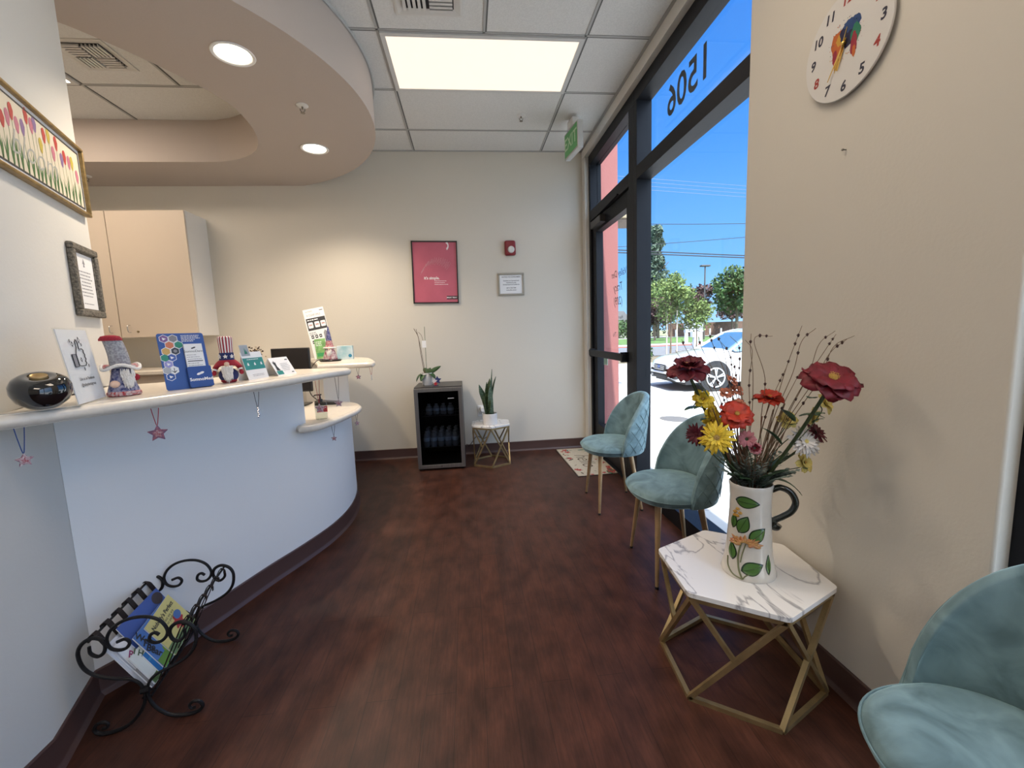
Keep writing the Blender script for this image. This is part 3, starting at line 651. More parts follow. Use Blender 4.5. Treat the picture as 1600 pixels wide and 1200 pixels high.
b = MB().tube([(.047*cos(a)*1.05, .047*sin(a), .098+.008*sin(3*a)) for a in [2*pi*i/40 for i in range(41)]], .0052, 7); b.build('braided_brim', WHITEF, g1)
b = MB().grid(lambda u, v: V(((.024+.022*v)*cos(2*pi*u), (.024+.022*v)*sin(2*pi*u), .103-.004*v+.007*sin(6*pi*u)*v)), 36, 4, wu=True); b.build('brim', cloth('red_knit', (.30, .012, .03), (.5, .35, .35), 90), g1, solid=.003)
beard(g1, (.014, 0, .092), .018, .075, -.030, WHITEF).location = (.016, .0, 0)
MB().ball((-.020, -.036, .043), .0135, 12, sc=(1, .8, .9)).build('nose', SKINF, g1)
MB().ball((.034, -.028, .062), .012, 10, sc=(1, .8, 1)).build('mitten', REDF, g1)
# display stand for brochures
M, w = stand((-1.100, 1.668), (-1.004, 1.779)); Mi2 = M @ RX(R_(-11))
t = thing('brochure_display', 'blue brochure display with coloured hexagons standing between two gnomes', 'brochure display', Mi2)
BLU = mat('royal_blue_card', (.030, .090, .32), .4); h = .212
def rrect(x0, x1, y0, y1, r, n=5):
    out = []
    for cx, cy, a0_ in ((x1-r, y1-r, 0), (x0+r, y1-r, 90), (x0+r, y0+r, 180), (x1-r, y0+r, 270)):
        for i in range(n+1): a = R_(a0_+90*i/n); out.append((cx+r*cos(a), cy+r*sin(a)))
    return out
MB().prism(rrect(0, w, 0, h, .008), -.003, 0).build('backing_card', BLU, t, ang=30)
MB().box(.03, w-.03, 0, .005, -.06, -.003).build('easel_foot', BLU, t); MB().bar((w/2, .004, -.058), (w/2, .15, -.003), .03, .002).build('easel_leg', BLU, t)
MB().prism(rrect(w*.47, w, 0, .080, .006), 0, .016).build('pocket', mat('deep_blue_card', (.022, .07, .27), .35), t, ang=30)
BRO = MB().box(w*.50, w*.90, .020, .168, .003, .012); BRO.build('brochure', PAPER, t, smooth=False)
hexc = [(.20, .10, .28), (.22, .22, .24), (.62, .20, .10), (.03, .25, .17), (.60, .38, .12), (.04, .05, .07), (.03, .25, .17), (.06, .12, .40), (.30, .30, .62), (.40, .42, .46), (.75, .78, .8), (.03, .09, .32)]
hexp = [(.020, .192), (.048, .192), (.034, .168), (.062, .168), (.020, .145), (.048, .145), (.006, .121), (.034, .121), (.020, .097), (.006, .074), (.034, .074), (.020, .050)]
for i, (p, c_) in enumerate(zip(hexp, hexc)):
    x, y = p; x = min(max(x, .013), w*.45); b = MB()
    b.poly([(x+.0158*sin(pi/3*q), y+.0158*cos(pi/3*q)) for q in range(6)], PAPER, None, .0006)
    b.poly([(x+.0138*sin(pi/3*q), y+.0138*cos(pi/3*q)) for q in range(6)], mat('hex_%d' % i, c_, .5), None, .0009)
    if i in (0, 7, 11, 8): b.poly([(x-.005, y+.005), (x+.007, y), (x-.003, y-.006)], PAPER, None, .0011)
    if i == 10:
        b.rect(x-.001, x+.001, y-.008, y+.008, INK, None, .0012); b.poly([(x-.009, y-.002), (x-.006, y-.002), (x, y-.007), (x+.006, y-.002), (x+.009, y-.002), (x, y-.011)], INK, None, .0013)
    if i == 5: b.poly([(x+.006*cos(a), y+.006*sin(a)) for a in [q*pi/6 for q in range(12)]], GREYINK, None, .0012)
    b.build('hexagon_picture', None, t, smooth=False)
def logo(b, x, y, s, m, z):
    for dx, dy, a in ((-.30, -.08, .35), (.25, .12, .35)):
        b.poly([(x+s*(dx+.48*cos(q)*cos(a)-.25*sin(q)*sin(a)), y+s*(dy+.48*cos(q)*sin(a)+.25*sin(q)*cos(a))) for q in [2*pi*i/18 for i in range(18)]], m, None, z)
b = MB(); logo(b, w*.74, .052, .017, PAPER, .0166); b.text('SomnoMed', .0165, PAPER, T(w*.74, .030, .0166), bold=.0004); b.build('pocket_lettering', PAPER, t, smooth=False)
b = MB(); logo(b, w*.70, .152, .010, INK, .0124); b.text('SomnoDent', .0125, INK, T(w*.69, .139, .0124)); lines(b, w*.52, w*.87, .125, 6, .008, .0020, GREYINK, None, .0124); b.rect(w*.53, w*.86, .100, .103, INK, None, .0125); b.build('brochure_lettering', None, t, smooth=False)
b = MB(); lines(b, w*.50, w*.94, .203, 5, .0055, .0022, PAPER, None, .0005); b.build('small_print', None, t, smooth=False)
# gnome with striped top hat
g2 = thing('fabric_gnome', 'gnome in tall red and white striped top hat with starry navy band', 'gnome', T(-1.008, 1.905, ZC) @ RZ(R_(24)), 'patriotic fabric gnomes')
MB().ball((0, 0, .031), .036, 24, sc=(1, .9, .88)).build('body', NAVY, g2)
MB().lathe([(0, 0), (.022, 0), (.030, .007), (.027, .012), (0, .012)], 24).build('base', REDF, g2)
nS = 30; b = MB(); hr = lambda v: .0245+.003*v
for q in range(nS):
    a_, c_ = 2*pi*q/nS, 2*pi*(q+1)/nS; mm = REDF if q % 2 else WHITEF
    z0, z1 = .122, .186
    vs = [(hr(0)*cos(a_), hr(0)*sin(a_), z0), (hr(0)*cos(c_), hr(0)*sin(c_), z0), (hr(1)*cos(c_), hr(1)*sin(c_), z1), (hr(1)*cos(a_), hr(1)*sin(a_), z1), (hr(1)*.85*cos(c_), hr(1)*.85*sin(c_), z1+.006), (hr(1)*.85*cos(a_), hr(1)*.85*sin(a_), z1+.006), (0, 0, z1+.008)]
    b.add(vs, [(0, 1, 2, 3), (3, 2, 4, 5), (5, 4, 6)], mm)
b.build('striped_hat', None, g2, ang=60)
b = MB().lathe([(.028, .094), (.0265, .100), (.0255, .125)], 32); b.build('hat_band', NAVY, g2)
for q in range(6):
    a = -pi/2+(q-2)*R_(50)-.1; M = frame((.0272*cos(a), .0272*sin(a), .1095), (-sin(a), cos(a), 0), (0, 0, 1))
    MB().prism(star(.0095, .5), 0, .0018, M=M).build('felt_star', WHITEF, g2, smooth=False)
b = MB().grid(lambda u, v: V(((.026+.020*v)*cos(2*pi*u)*(1+.15*v*cos(2*pi*u)**2), (.026+.012*v)*sin(2*pi*u), .094-.020*v*v-.012*v*cos(2*pi*u)**2)), 36, 6, wu=True); b.build('brim', REDF, g2, solid=.003)
beard(g2, (0, 0, .072), .020, .075, -.032, WHITEF, 120); MB().ball((0, -.040, .079), .0095, 12).build('nose', SKINF, g2)
for s_ in (-1, 1):
    a = MB().tube([(s_*.030, -.004, .076), (s_*.041, -.010, .062), (s_*.046, -.016, .050)], [.0075, .0075, .007], 10, REDF); a.tube([(s_*.0435, -.013, .057), (s_*.0455, -.0155, .0515)], .0083, 10, WHITEF)
    a.build('arm', REDF, g2); MB().ball((s_*.048, -.018, .042), .0085, 10, sc=(1, 1, 1.15)).build('mitten', REDF, g2)
# teal appointment card holder
M, w = stand((-.953, 1.955), (-.930, 2.090)); 
t = thing('card_holder', 'white and teal tent card with silver card on top, beside the striped-hat gnome', 'card holder', M @ RX(R_(-14)))
TEAL = mat('teal_print', (.035, .25, .23), .45)
MB().box(0, w, 0, .125, -.0015, 0).build('card', PAPER, t, smooth=False); MB().bar((w/2, .002, -.06), (w/2, .118, -.002), w*.9, .0015, up=(0, 0, 1)).build('back_flap', PAPER, t, smooth=False)
b = MB().rect(.002, w-.002, .045, .098, TEAL, None, .0003); b.build('teal_band', TEAL, t, smooth=False)
b = MB(); lines(b, w*.2, w*.8, .091, 1, .01, .003, PAPER, None, .0007)
for x in (w*.2, w*.52, w*.84): b.poly([(x-.006, .064), (x+.006, .064), (x+.004, .074), (x, .078), (x-.005, .073)], PAPER, None, .0008)
lines(b, w*.15, w*.9, .022, 2, .006, .0018, GREYINK, None, .0008, True, 'C'); b.build('printed_icons', None, t, smooth=False)
MB().box(.006, .060, .108, .158, -.001, .0015).build('silver_card', mat('silver_card', (.42, .45, .47), .3, .3), t, bevel=.003)
b = MB()
for q in range(3): b.poly([(.026+q*.006, .116), (.033+q*.006, .145-q*.006), (.037+q*.004, .118)], mat('green_sail', (.03, .22, .15), .4), None, .002+q*.0001)
b.build('sail_emblem', None, t, smooth=False)
# white tent card
M, w = stand((-.900, 2.120), (-.872, 2.262))
t = thing('tent_card', 'low white folded tent card near the right end of the high countertop', 'tent card', M)
b = MB(); L_, hh = .095, .085
b.add([(0, 0, 0), (w, 0, 0), (w, hh, -L_/2), (0, hh, -L_/2), (0, 0, -L_), (w, 0, -L_)], [(0, 1, 2, 3), (3, 2, 5, 4)]); b.build('folded_card', PAPER, t, smooth=False, solid=.001)
Mt = frame((0, 0, 0), (1, 0, 0), (0, hh, -L_/2)); fig = mat('dark_photo_print', (.03, .035, .04), .5)
b = MB(); b.poly([(.014, .028), (.018, .055), (.012, .075), (.020, .072), (.024, .084), (.027, .070), (.034, .074), (.030, .05), (.040, .028)], fig, Mt, .0012); b.rect(.006, .050, .006, .026, TEAL, Mt, .0010); lines(b, .06, w-.012, .062, 5, .009, .002, GREYINK, Mt, .0012); b.rect(w-.030, w-.010, .080, .085, INK, Mt, .0012); b.rect(w-.03, w-.012, .010, .014, INK, Mt, .0012); b.build('printed_side', None, t, smooth=False)
# ------------------------------------------------------------------ hanging ornaments
def ribbon(b, top, bot, m, gap=.010):
    t_, o_ = V(top), V(bot); mid = (t_+o_)/2
    b.tube(catmull([t_+V((-gap, 0, 0)), mid+V((-gap*.6, 0, 0)), o_, mid+V((gap*.6, 0, 0)), t_+V((gap, 0, 0))], 5), .0012, 5, m)
def ornament(name, x, y, ztop, zc, r, label, mt, rib, rot=0, lean=0, beads=False):
    t = thing(name, label, 'ornament', T(x, y, zc) @ RZ(rot), 'small star ornaments hanging from the countertops')
    b = MB(); ribbon(b, (0, 0, ztop-zc), (0, 0, r*.9), rib); b.build('ribbon', rib, t)
    if beads:
        b = MB()
        for i in range(6): b.ball((.002*sin(i*2.), 0, r-i*r*.42), r*.26, 8)
        b.build('beads', mt, t)
    else:
        b = MB().prism(star(r, .5), -.004, .004, M=frame((0, 0, 0), (1, 0, 0), (0, 0, 1))); b.build('star', mt, t, bevel=.0015)
        MB().prism(star(r*.55, .5), .004, .0055, M=frame((0, -.0, 0), (1, 0, 0), (0, 0, 1))).build('raised_star', cloth('red_star_fabric', (.32, .02, .04), (.5, .4, .42), 200), t, smooth=False)
    return t
SF = cloth('star_fabric', (.35, .12, .16), (.10, .08, .16), 140); SWH = cloth('speckled_white', (.6, .55, .55), (.25, .08, .14), 160)
RIBR = mat('red_ribbon', (.35, .01, .03), .7); RIBB = mat('blue_ribbon', (.02, .06, .22), .7); STR = mat('dark_string', (.08, .07, .07), .8)
ornament('star_ornament', -1.215, 1.262, 1.04, .950, .020, 'small red charm on a blue ribbon under the left end of the countertop', SWH, RIBB, rot=1.1)
ornament('star_ornament', -1.045, 1.515, 1.04, .955, .029, 'red patterned star on red ribbon under the countertop, below the first gnome', SF, RIBR, rot=.5)
ornament('bead_charm', -.885, 1.86, 1.04, .955, .017, 'thin dangling silver bead charm under the middle of the high countertop', mat('silver_bead', (.6, .6, .62), .2, .8), STR, beads=True)
ornament('star_ornament', -.800, 2.33, 1.04, .885, .026, 'speckled snowflake-like star hanging just left of the hand sanitizer bottle', SWH, RIBR, rot=.3)
ornament('star_ornament', -.742, 2.47, 1.04, .885, .024, 'speckled white star on long cord hanging from the tip of the high countertop', SWH, STR, rot=.3)
ornament('star_ornament', -.825, 2.60, .735, .655, .018, 'little red star hanging below the front of the low countertop', SWH, STR)
ornament('star_ornament', -.785, 2.98, .735, .665, .020, 'little star hanging under the far right edge of the low countertop', SWH, STR, rot=.9)
ornament('star_ornament', -.800, 3.17, 1.03, .965, .020, 'small dark star hanging under the far raised shelf of the desk', SF, STR, rot=.2)
ornament('bead_charm', -.715, 3.20, 1.03, .955, .016, 'white bead charm hanging at the right corner of the far raised shelf', mat('white_bead', (.7, .7, .68), .3), RIBR, beads=True)
# ------------------------------------------------------------------ low counter: sanitizer, scanner
t = thing('sanitizer_bottle', 'clear hand sanitizer bottle with black pump and red label on the low countertop', 'bottle', T(-.885, 2.600, .775) @ RZ(.35))
CLR = glassmat('clear_plastic_bottle', (.84, .87, .86), .25)
MB().box(-.034, .034, -.022, .022, 0, .105).build('body', CLR, t, bevel=.010, seg=3)
MB().box(-.030, .030, -.018, .018, .003, .072).build('clear_gel', glassmat('gel', (.90, .92, .92), .05), t, bevel=.008)
MB().box(-.022, .034, -.0235, -.0225, .045, .080).build('label', mat('red_label', (.55, .03, .03), .4), t, smooth=False)
b = MB(); lines(b, -.018, .03, .072, 4, .008, .003, PAPER, frame((0, -.024, 0), (1, 0, 0), (0, 0, 1)), .0003); b.build('label_text', PAPER, t, smooth=False)
MB().lathe([(0, .105), (.013, .105), (.013, .120), (.006, .122), (.004, .142), (.010, .143), (.010, .150), (0, .151)], 20).build('pump', BLACK, t); MB().tube([(0, 0, .147), (-.028, -.004, .147), (-.032, -.005, .140)], .0035, 8).build('nozzle', BLACK, t)
t = thing('card_reader', 'black card reader with cable lying at the back of the low countertop', 'card reader', T(-1.03, 3.19, .775) @ RZ(.1))
MB().prism([(-.085, 0), (.085, 0), (.085, .012), (-.06, .032), (-.085, .032)], -.04, .04, M=frame((0, 0, 0), (1, 0, 0), (0, 0, 1))).build('body', BLACK, t, bevel=.004)
MB().rect(-.045, .06, -.03, .03, mat('grey_keys', (.12, .12, .13), .5), frame((.01, 0, .0235), (1, 0, -.135), (0, 1, 0))).build('keypad', MATS['grey_keys'], t, smooth=False)
tag(MB().tube(catmull([(-1.10, 3.2, .80), (-1.16, 3.22, .86), (-1.19, 3.3, .98), (-1.15, 3.4, 1.085), (-1.06, 3.45, 1.078)], 8), .003, 6).build('device_cable', BLACK), 'black cable running from the card reader up onto the far shelf', 'cable')
# ------------------------------------------------------------------ monitor and things behind
t = thing('computer_monitor', 'black computer monitor behind the right end of the high countertop', 'monitor', T(-1.262, 3.2, .775) @ RZ(.0))
MB().box(-.13, .13, -.012, .012, .10, .415).build('screen_housing', BLACK, t, bevel=.004); MB().rect(-.12, .12, .11, .405, mat('monitor_screen', (.012, .010, .012), .25), frame((0, -.0125, 0), (1, 0, 0), (0, 0, 1))).build('screen', MATS['monitor_screen'], t, smooth=False)
MB().box(-.02, .02, .012, .03, .0, .2).build('neck', BLACK, t); MB().box(-.09, .09, -.05, .09, 0, .01).build('foot', BLACK, t, bevel=.004)
t = thing('dried_flower_pot', 'little pot of pink and brown dried flowers on the back counter beside the monitor', 'potted flowers', (-1.90, 4.05, 1.04))
MB().lathe([(0, 0), (.03, 0), (.036, .06), (.0, .06)], 20).build('pot', mat('pale_pot', (.6, .5, .4), .5), t)
b = MB(); dk = mat('dried_brown', (.06, .035, .025), .8); pkb = mat('dried_pink', (.45, .16, .15), .8)
for i in range(70): b.ball((random.gauss(0, .028), random.gauss(0, .02), .085+random.uniform(-.02, .07)), random.uniform(.004, .009), 6, dk if i % 4 else mat('dried_cream', (.5, .42, .3), .8))
for i in range(8): b.ball((.03+random.gauss(0, .012), -.01, .065+random.uniform(-.01, .01)), .010, 6, pkb)
b.build('flowers', None, t)
# ------------------------------------------------------------------ far shelf things
ZF = 1.07
t = thing('information_flyer', 'tall black and white flyer leaning in a holder on the far raised shelf', 'flyer', frame((-1.285, 3.74, ZF+.006), (.97, .12, 0), (0, 0, 1)) @ RX(R_(-12)) @ RZ(R_(11)) @ Matrix.Diagonal((.80, 1, 1, 1)))
MB().box(0, .205, 0, .43, -.002, 0).build('sheet', PAPER, t, smooth=False); MB().bar((.10, .002, -.09), (.10, .25, -.004), .08, .003).build('support', ACR, t, smooth=False)
b = MB(); b.text('ALIGNERS', .016, GREYINK, T(.055, .408, .001)); b.text('A CLEAR SMILE', .026, GREYINK, T(.095, .375, .001), sx=.8); b.rect(.160, .195, .405, .411, INK, None, .0008)
b.rect(.010, .200, .245, .350, INK, None, .0008); lines(b, .02, .16, .334, 1, .01, .008, PAPER, None, .0012)
for x in (.020, .085, .145): b.poly(rrect(x, x+.048, .265, .315, .008), PAPER, None, .0012); b.rect(x+.008, x+.040, .285, .298, mat('pinkish_ink', (.5, .3, .3), .5), None, .0016)
lines(b, .012, .09, .225, 2, .014, .006, GREYINK, None, .0012)
for j, y in enumerate((.175, .130, .085)):
    for x in (.022, .062, .102)[(1 if j == 2 else 0):]: b.poly(rrect(x, x+.026, y, y+.028, .005), INK, None, .0012); b.rect(x+.006, x+.020, y+.010, y+.018, PAPER, None, .0016)
b.poly([(.150, .08), (.190, .07), (.195, .20), (.17, .235), (.150, .21)], GREYINK, None, .0012); b.build('printed_content', None, t, smooth=False)
t = thing('leaflet_holder', 'clear holder of green leaflets in front of the tall flyer', 'leaflet holder', frame((-1.235, 3.63, ZF+.010), (.98, .1, 0), (0, 0, 1)) @ RX(R_(-10)) @ RZ(R_(6)) @ Matrix.Diagonal((.9, 1, 1, 1)))
MB().box(0, .105, 0, .12, -.012, .014).build('holder', ACR, t, bevel=.003); MB().box(.006, .099, .004, .165, -.005, .005).build('leaflets', mat('lime_leaflet', (.22, .45, .16), .5, var=.3, vs=30), t, smooth=False)
b = MB(); b.rect(.015, .09, .02, .05, mat('bright_green', (.05, .35, .12), .5), None, .0055); lines(b, .015, .09, .14, 3, .014, .006, PAPER, None, .0056); b.build('leaflet_print', None, t, smooth=False)
g3 = thing('fabric_gnome', 'slim gnome with pointed starry red and blue hat on the far raised shelf', 'gnome', T(-1.085, 3.50, ZF) @ RZ(.15), 'patriotic fabric gnomes')
MB().lathe([(0, 0), (.050, 0), (.055, .012), (.048, .04), (.036, .075), (.026, .10), (0, .105)], 28).build('body', cloth('white_red_plush', (.65, .58, .56), (.30, .04, .08), 60), g3)
MB().lathe([(.036, .090), (.043, .097), (.034, .104), (.028, .12), (.020, .165), (.012, .215), (.003, .262), (0, .264)], 24).build('hat', cloth('red_dotted', (.30, .02, .04), (.5, .35, .35), 110), g3)
MB().lathe([(.0222, .152), (.0205, .167), (.0125, .216), (.0035, .2625), (0, .2645)], 24).build('hat_tip', cloth('navy_dotted', (.02, .03, .16), (.25, .25, .4), 110), g3)
MB().tube([(.042*cos(a), .042*sin(a), .098) for a in [2*pi*i/24 for i in range(25)]], .006, 7).build('hat_trim', WHITEF, g3)
beard(g3, (0, 0, .09), .020, .07, -.036, WHITEF, 50); MB().ball((0, -.043, .092), .009, 10).build('nose', SKINF, g3)
tag(MB().lathe([(0, 0), (.075, 0), (.085, .010), (.083, .012), (.07, .006), (0, .006)], 32, M=T(-1.085, 3.50, ZF-.0)).build('black_saucer', BLACK), 'flat black dish under the pointed-hat gnome', 'dish')
bpy.data.objects['black_saucer'].location.z = 0; g3.location.z += .007
t = thing('tissue_box', 'pale blue printed box of wipes on the far raised shelf', 'box', T(-1.025, 3.70, ZF) @ RZ(.15))
MB().box(-.062, .062, -.02, .05, 0, .112).build('carton', mat('pale_aqua_card', (.30, .52, .58), .4, col2=(.6, .68, .72), vs=14), t, bevel=.002)
MB().lathe([(0, 0), (.014, 0), (.014, .001), (0, .001)], 18, M=frame((.040, -.0205, .03), (1, 0, 0), (0, 0, 1))).build('round_mark', mat('deep_cyan', (.02, .2, .34), .4), t)
# ================================================================== VELVET CHAIRS
def velvet():
    mt = bpy.data.materials.new('teal_green_velvet'); mt.use_nodes = True; n = mt.node_tree; b = n.nodes['Principled BSDF']; L = n.links.new; N = n.nodes.new
    t = N('ShaderNodeTexCoord'); ns = N('ShaderNodeTexNoise'); ns.inputs['Scale'].default_value = 7; ns.inputs['Detail'].default_value = 4; ns.inputs['Distortion'].default_value = 1.2; L(t.outputs['Object'], ns.inputs[0])
    cr = N('ShaderNodeValToRGB'); e = cr.color_ramp.elements; e[0].position = .38; e[0].color = (.085, .145, .16, 1); e[1].position = .66; e[1].color = (.20, .31, .335, 1)
    L(ns.outputs[0], cr.inputs[0]); L(cr.outputs[0], b.inputs['Base Color']); b.inputs['Roughness'].default_value = .75
    b.inputs['Sheen Weight'].default_value = .8; b.inputs['Sheen Roughness'].default_value = .35; b.inputs['Sheen Tint'].default_value = (.6, .85, .85, 1)
    n2 = N('ShaderNodeTexNoise'); n2.inputs['Scale'].default_value = 600; L(t.outputs['Object'], n2.inputs[0])
    bp = N('ShaderNodeBump'); bp.inputs['Strength'].default_value = .15; bp.inputs['Distance'].default_value = .002; L(n2.outputs[0], bp.inputs['Height']); L(bp.outputs[0], b.inputs['Normal'])
    return mt
VEL = velvet()
def make_chair(label):
    t = thing('velvet_chair', label, 'chair', None, 'teal velvet chairs along the right wall')
    # seat cushion: a domed rounded disc, front towards -x
    def seat(u, v):
        a = 2*pi*u; k = [(0, .472), (.35, .470), (.65, .466), (.85, .458), (.95, .446), (1, .430), (.985, .412), (.93, .400), (.5, .397), (0, .397)]
        f = v*(len(k)-1); i = min(int(f), len(k)-2); q = f-i; r = k[i][0]+(k[i+1][0]-k[i][0])*q; z = k[i][1]+(k[i+1][1]-k[i][1])*q
        c, s = cos(a), sin(a); e = .86; x = abs(c)**e*(1 if c > 0 else -1); y = abs(s)**e*(1 if s > 0 else -1)
        return V((.205*r*x, .232*r*y, z))
    MB().grid(seat, 48, 27, wu=True).build('seat_cushion', VEL, t, ang=60)
    MB().tube([(.2075*abs(cos(a))**.86*(1 if cos(a) > 0 else -1), .2345*abs(sin(a))**.86*(1 if sin(a) > 0 else -1), .430) for a in [2*pi*i/64 for i in range(65)]], .0028, 6).build('piping', VEL, t)
    AM = R_(84)
    def zt(q): return .425+.362*max(0, 1-abs(q)**2.35)**.62
    def shell(q, v, d):     # q -1..1 round the back, v 0 bottom..1 top, d outwards
        a = AM*q; z0 = .405; z1 = zt(q); z = z0+(z1-z0)*v
        r = 1.0+.02*sin(pi*v); ln = .10*(z-.40)**1.0*max(0, cos(a*.8))
        return V(((.195*r+d)*cos(a)+ln-.012, (.222*r+d)*sin(a)*(1-.10*(z-.40)), z))
    b = MB(); nu, nv = 56, 14; prof = []
    for k in range(8): prof.append((None, k))
    vs = []; fs = []; ring = []
    vv = [i/nv for i in range(nv+1)]
    def sec(q):
        th = .040*(.55+.45*max(0, 1-abs(q)**3)); out = []
        for v in vv: out.append(shell(q, v*.985, .002+.006*sin(pi*v)*0))
        c = shell(q, .985, .002); c2 = shell(q, .985, th)
        for k in range(1, 6): a = pi*k/6; mid = (c+c2)/2; out.append(mid+(c-mid)*cos(a)+V((0, 0, th*.42*sin(a))))
        for v in reversed(vv): out.append(shell(q, v*.985, th+.004*sin(pi*v)))
        return out
    m_ = None
    for i in range(nu+1):
        s_ = sec(-1+2*i/nu); m_ = len(s_); vs += s_
    for i in range(nu):
        for k in range(m_):
            a = i*m_+k; c = i*m_+(k+1) % m_; fs.append((a, c, c+m_, a+m_))
    fs += [tuple(range(m_))[::-1], tuple(nu*m_+k for k in range(m_))]
    b.add(vs, fs); b.build('backrest', VEL, t, ang=70)
    # stitched diamond quilting on the outer side
    b = MB(); cords = []
    for sgn in (-1, 1):
        for c0 in [x*.22 for x in range(-9, 10)]:
            pts = []
            for i in range(41):
                q = -1+2*i/40; z = .405+(q*sgn-c0)*.42
                zz = zt(q)-.02
                if .412 < z < zz:
                    v = (z-.405)/(zt(q)-.405); th = .040*(.55+.45*max(0, 1-abs(q)**3)); pts.append(shell(q, v*.985, th+.0045))
                elif len(pts) > 1: b.tube(pts, .0022, 5); pts = []
                else: pts = []
            if len(pts) > 1: b.tube(pts, .0022, 5)
    b.build('quilted_stitching', VEL, t)
    pts = [shell(-1+2*i/48, .985, .040*(.55+.45*max(0, 1-abs(-1+2*i/48)**3))) for i in range(49)]
    MB().tube(pts, .003, 6).build('top_piping', VEL, t)
    LEG = mat('gold_wood_look_metal', (.36, .235, .12), .42, .35, var=.15, vs=12)
    for (x0, y0, x1, y1) in ((-.105, .13, -.135, .198), (-.105, -.13, -.135, -.198), (.10, .12, .165, .170), (.10, -.12, .165, -.170)):
        l = MB().tube([(x0, y0, .405), (x1, y1, .010)], [.0165, .0085], 14).build('leg', LEG, t)
        MB().tube([(x1, y1, .011), (x1+(x1-x0)*.02, y1+(y1-y0)*.02, 0.0)], [.0095, .0095], 12).build('foot_cap', BLACK, l)
    MB().box(-.11, .11, -.13, .13, .392, .400).build('under_frame', BLACK, t)
    return t
ch = make_chair('teal velvet chair by the glass door, furthest from the camera, with its quilted back showing')
ch.matrix_world = T(.972, 2.89, 0) @ RZ(R_(-3))
c2 = copy_tree(ch); c2['label'] = 'teal velvet chair at the big window, directly behind the vase table'; c2.matrix_world = T(.992, 2.035, 0) @ RZ(R_(-4))
c3 = copy_tree(ch); c3['label'] = 'teal velvet chair cut off at the lower right corner of the photo'; c3.matrix_world = T(.922, .55, 0) @ RZ(R_(-2))
# ================================================================== MARBLE TABLES
def marble():
    mt = bpy.data.materials.new('white_marble_laminate'); mt.use_nodes = True; n = mt.node_tree; b = n.nodes['Principled BSDF']; L = n.links.new; N = n.nodes.new
    t = N('ShaderNodeTexCoord'); mp = N('ShaderNodeMapping'); mp.inputs['Rotation'].default_value = (0, 0, -.7); mp.inputs['Scale'].default_value = (1, 2.3, 1); L(t.outputs['Object'], mp.inputs[0])
    n0 = N('ShaderNodeTexNoise'); n0.inputs['Scale'].default_value = 2.9; n0.inputs['Detail'].default_value = 5; n0.inputs['Distortion'].default_value = .6; L(mp.outputs[0], n0.inputs[0])
    sb = N('ShaderNodeMath'); sb.operation = 'SUBTRACT'; sb.inputs[1].default_value = .5; L(n0.outputs[0], sb.inputs[0])
    ab = N('ShaderNodeMath'); ab.operation = 'ABSOLUTE'; L(sb.outputs[0], ab.inputs[0])
    cr = N('ShaderNodeValToRGB'); e = cr.color_ramp.elements; e[0].position = 0; e[0].color = (.36, .35, .35, 1); e[1].position = .022; e[1].color = (.79, .77, .74, 1)
    L(ab.outputs[0], cr.inputs[0])
    n1 = N('ShaderNodeTexNoise'); n1.inputs['Scale'].default_value = 6; L(t.outputs['Object'], n1.inputs[0])
    c2_ = N('ShaderNodeMapRange'); c2_.inputs[1].default_value = .22; c2_.inputs[2].default_value = .42; L(n1.outputs[0], c2_.inputs[0])
    mx = N('ShaderNodeMix'); mx.data_type = 'RGBA'; mx.inputs[6].default_value = (.79, .77, .74, 1); L(c2_.outputs[0], mx.inputs[0]); L(cr.outputs[0], mx.inputs[7]); L(mx.outputs[2], b.inputs['Base Color'])
    b.inputs['Roughness'].default_value = .22
    return mt
MARB = marble()
def make_table(label, r=.282, h=.39, group='hexagonal marble and gold side tables'):
    t = thing('marble_side_table', label, 'side table', None, group)
    hexa = lambda rr_, z, o=0: [(rr_*cos(R_(60*k+o)), rr_*sin(R_(60*k+o)), z) for k in range(6)]
    pl = []
    for k in range(6):      # rounded corners
        c = V(hexa(r, 0)[k]); a = V(hexa(r, 0)[k-1]); d = V(hexa(r, 0)[(k+1) % 6]); u_, w_ = (a-c).normalized()*.014, (d-c).normalized()*.014
        for q in range(5): s_ = q/4; pl.append(tuple((c+u_)*(1-s_)**2+c*2*s_*(1-s_)+(c+w_)*s_**2)[:2])
    MB().prism(pl, h-.016, h).build('tabletop', MARB, t, bevel=.003, ang=30)
    g_ = r-.016; B = hexa(g_, .008); Tp = hexa(g_, h-.025); w = .0155
    b = MB()
    for k in range(6): b.bar(B[k], B[(k+1) % 6], w, w)
    b.build('base_ring', BRASS, t, smooth=False); b = MB()
    for k in range(6): b.bar(Tp[k], Tp[(k+1) % 6], w, w)
    b.build('top_ring', BRASS, t, smooth=False)
    for k in range(6):
        p, q = V(B[k]), V(Tp[(k+1) % 6])
        MB().bar(p, q, w, w).build('brace', BRASS, t, smooth=False)
        if k % 3 == 0: MB().bar(V(Tp[k]), V(B[(k+1) % 6]), w*.9, w*.9).build('brace', BRASS, t, smooth=False)
        else: MB().bar(V(Tp[k]), (p+q)/2, w*.9, w*.9).build('brace', BRASS, t, smooth=False)
    return t
tb1 = make_table('hexagonal white marble side table with gold frame holding the flower vase')
tb1.matrix_world = T(.925, 1.352, 0) @ RZ(R_(-95.5))
tb2 = copy_tree(tb1); tb2['label'] = 'hexagonal white marble side table with gold frame beside the mini fridge'; tb2.matrix_world = T(.175, 4.045, 0) @ RZ(R_(-92)) @ Matrix.Diagonal((.73, .73, 1, 1))
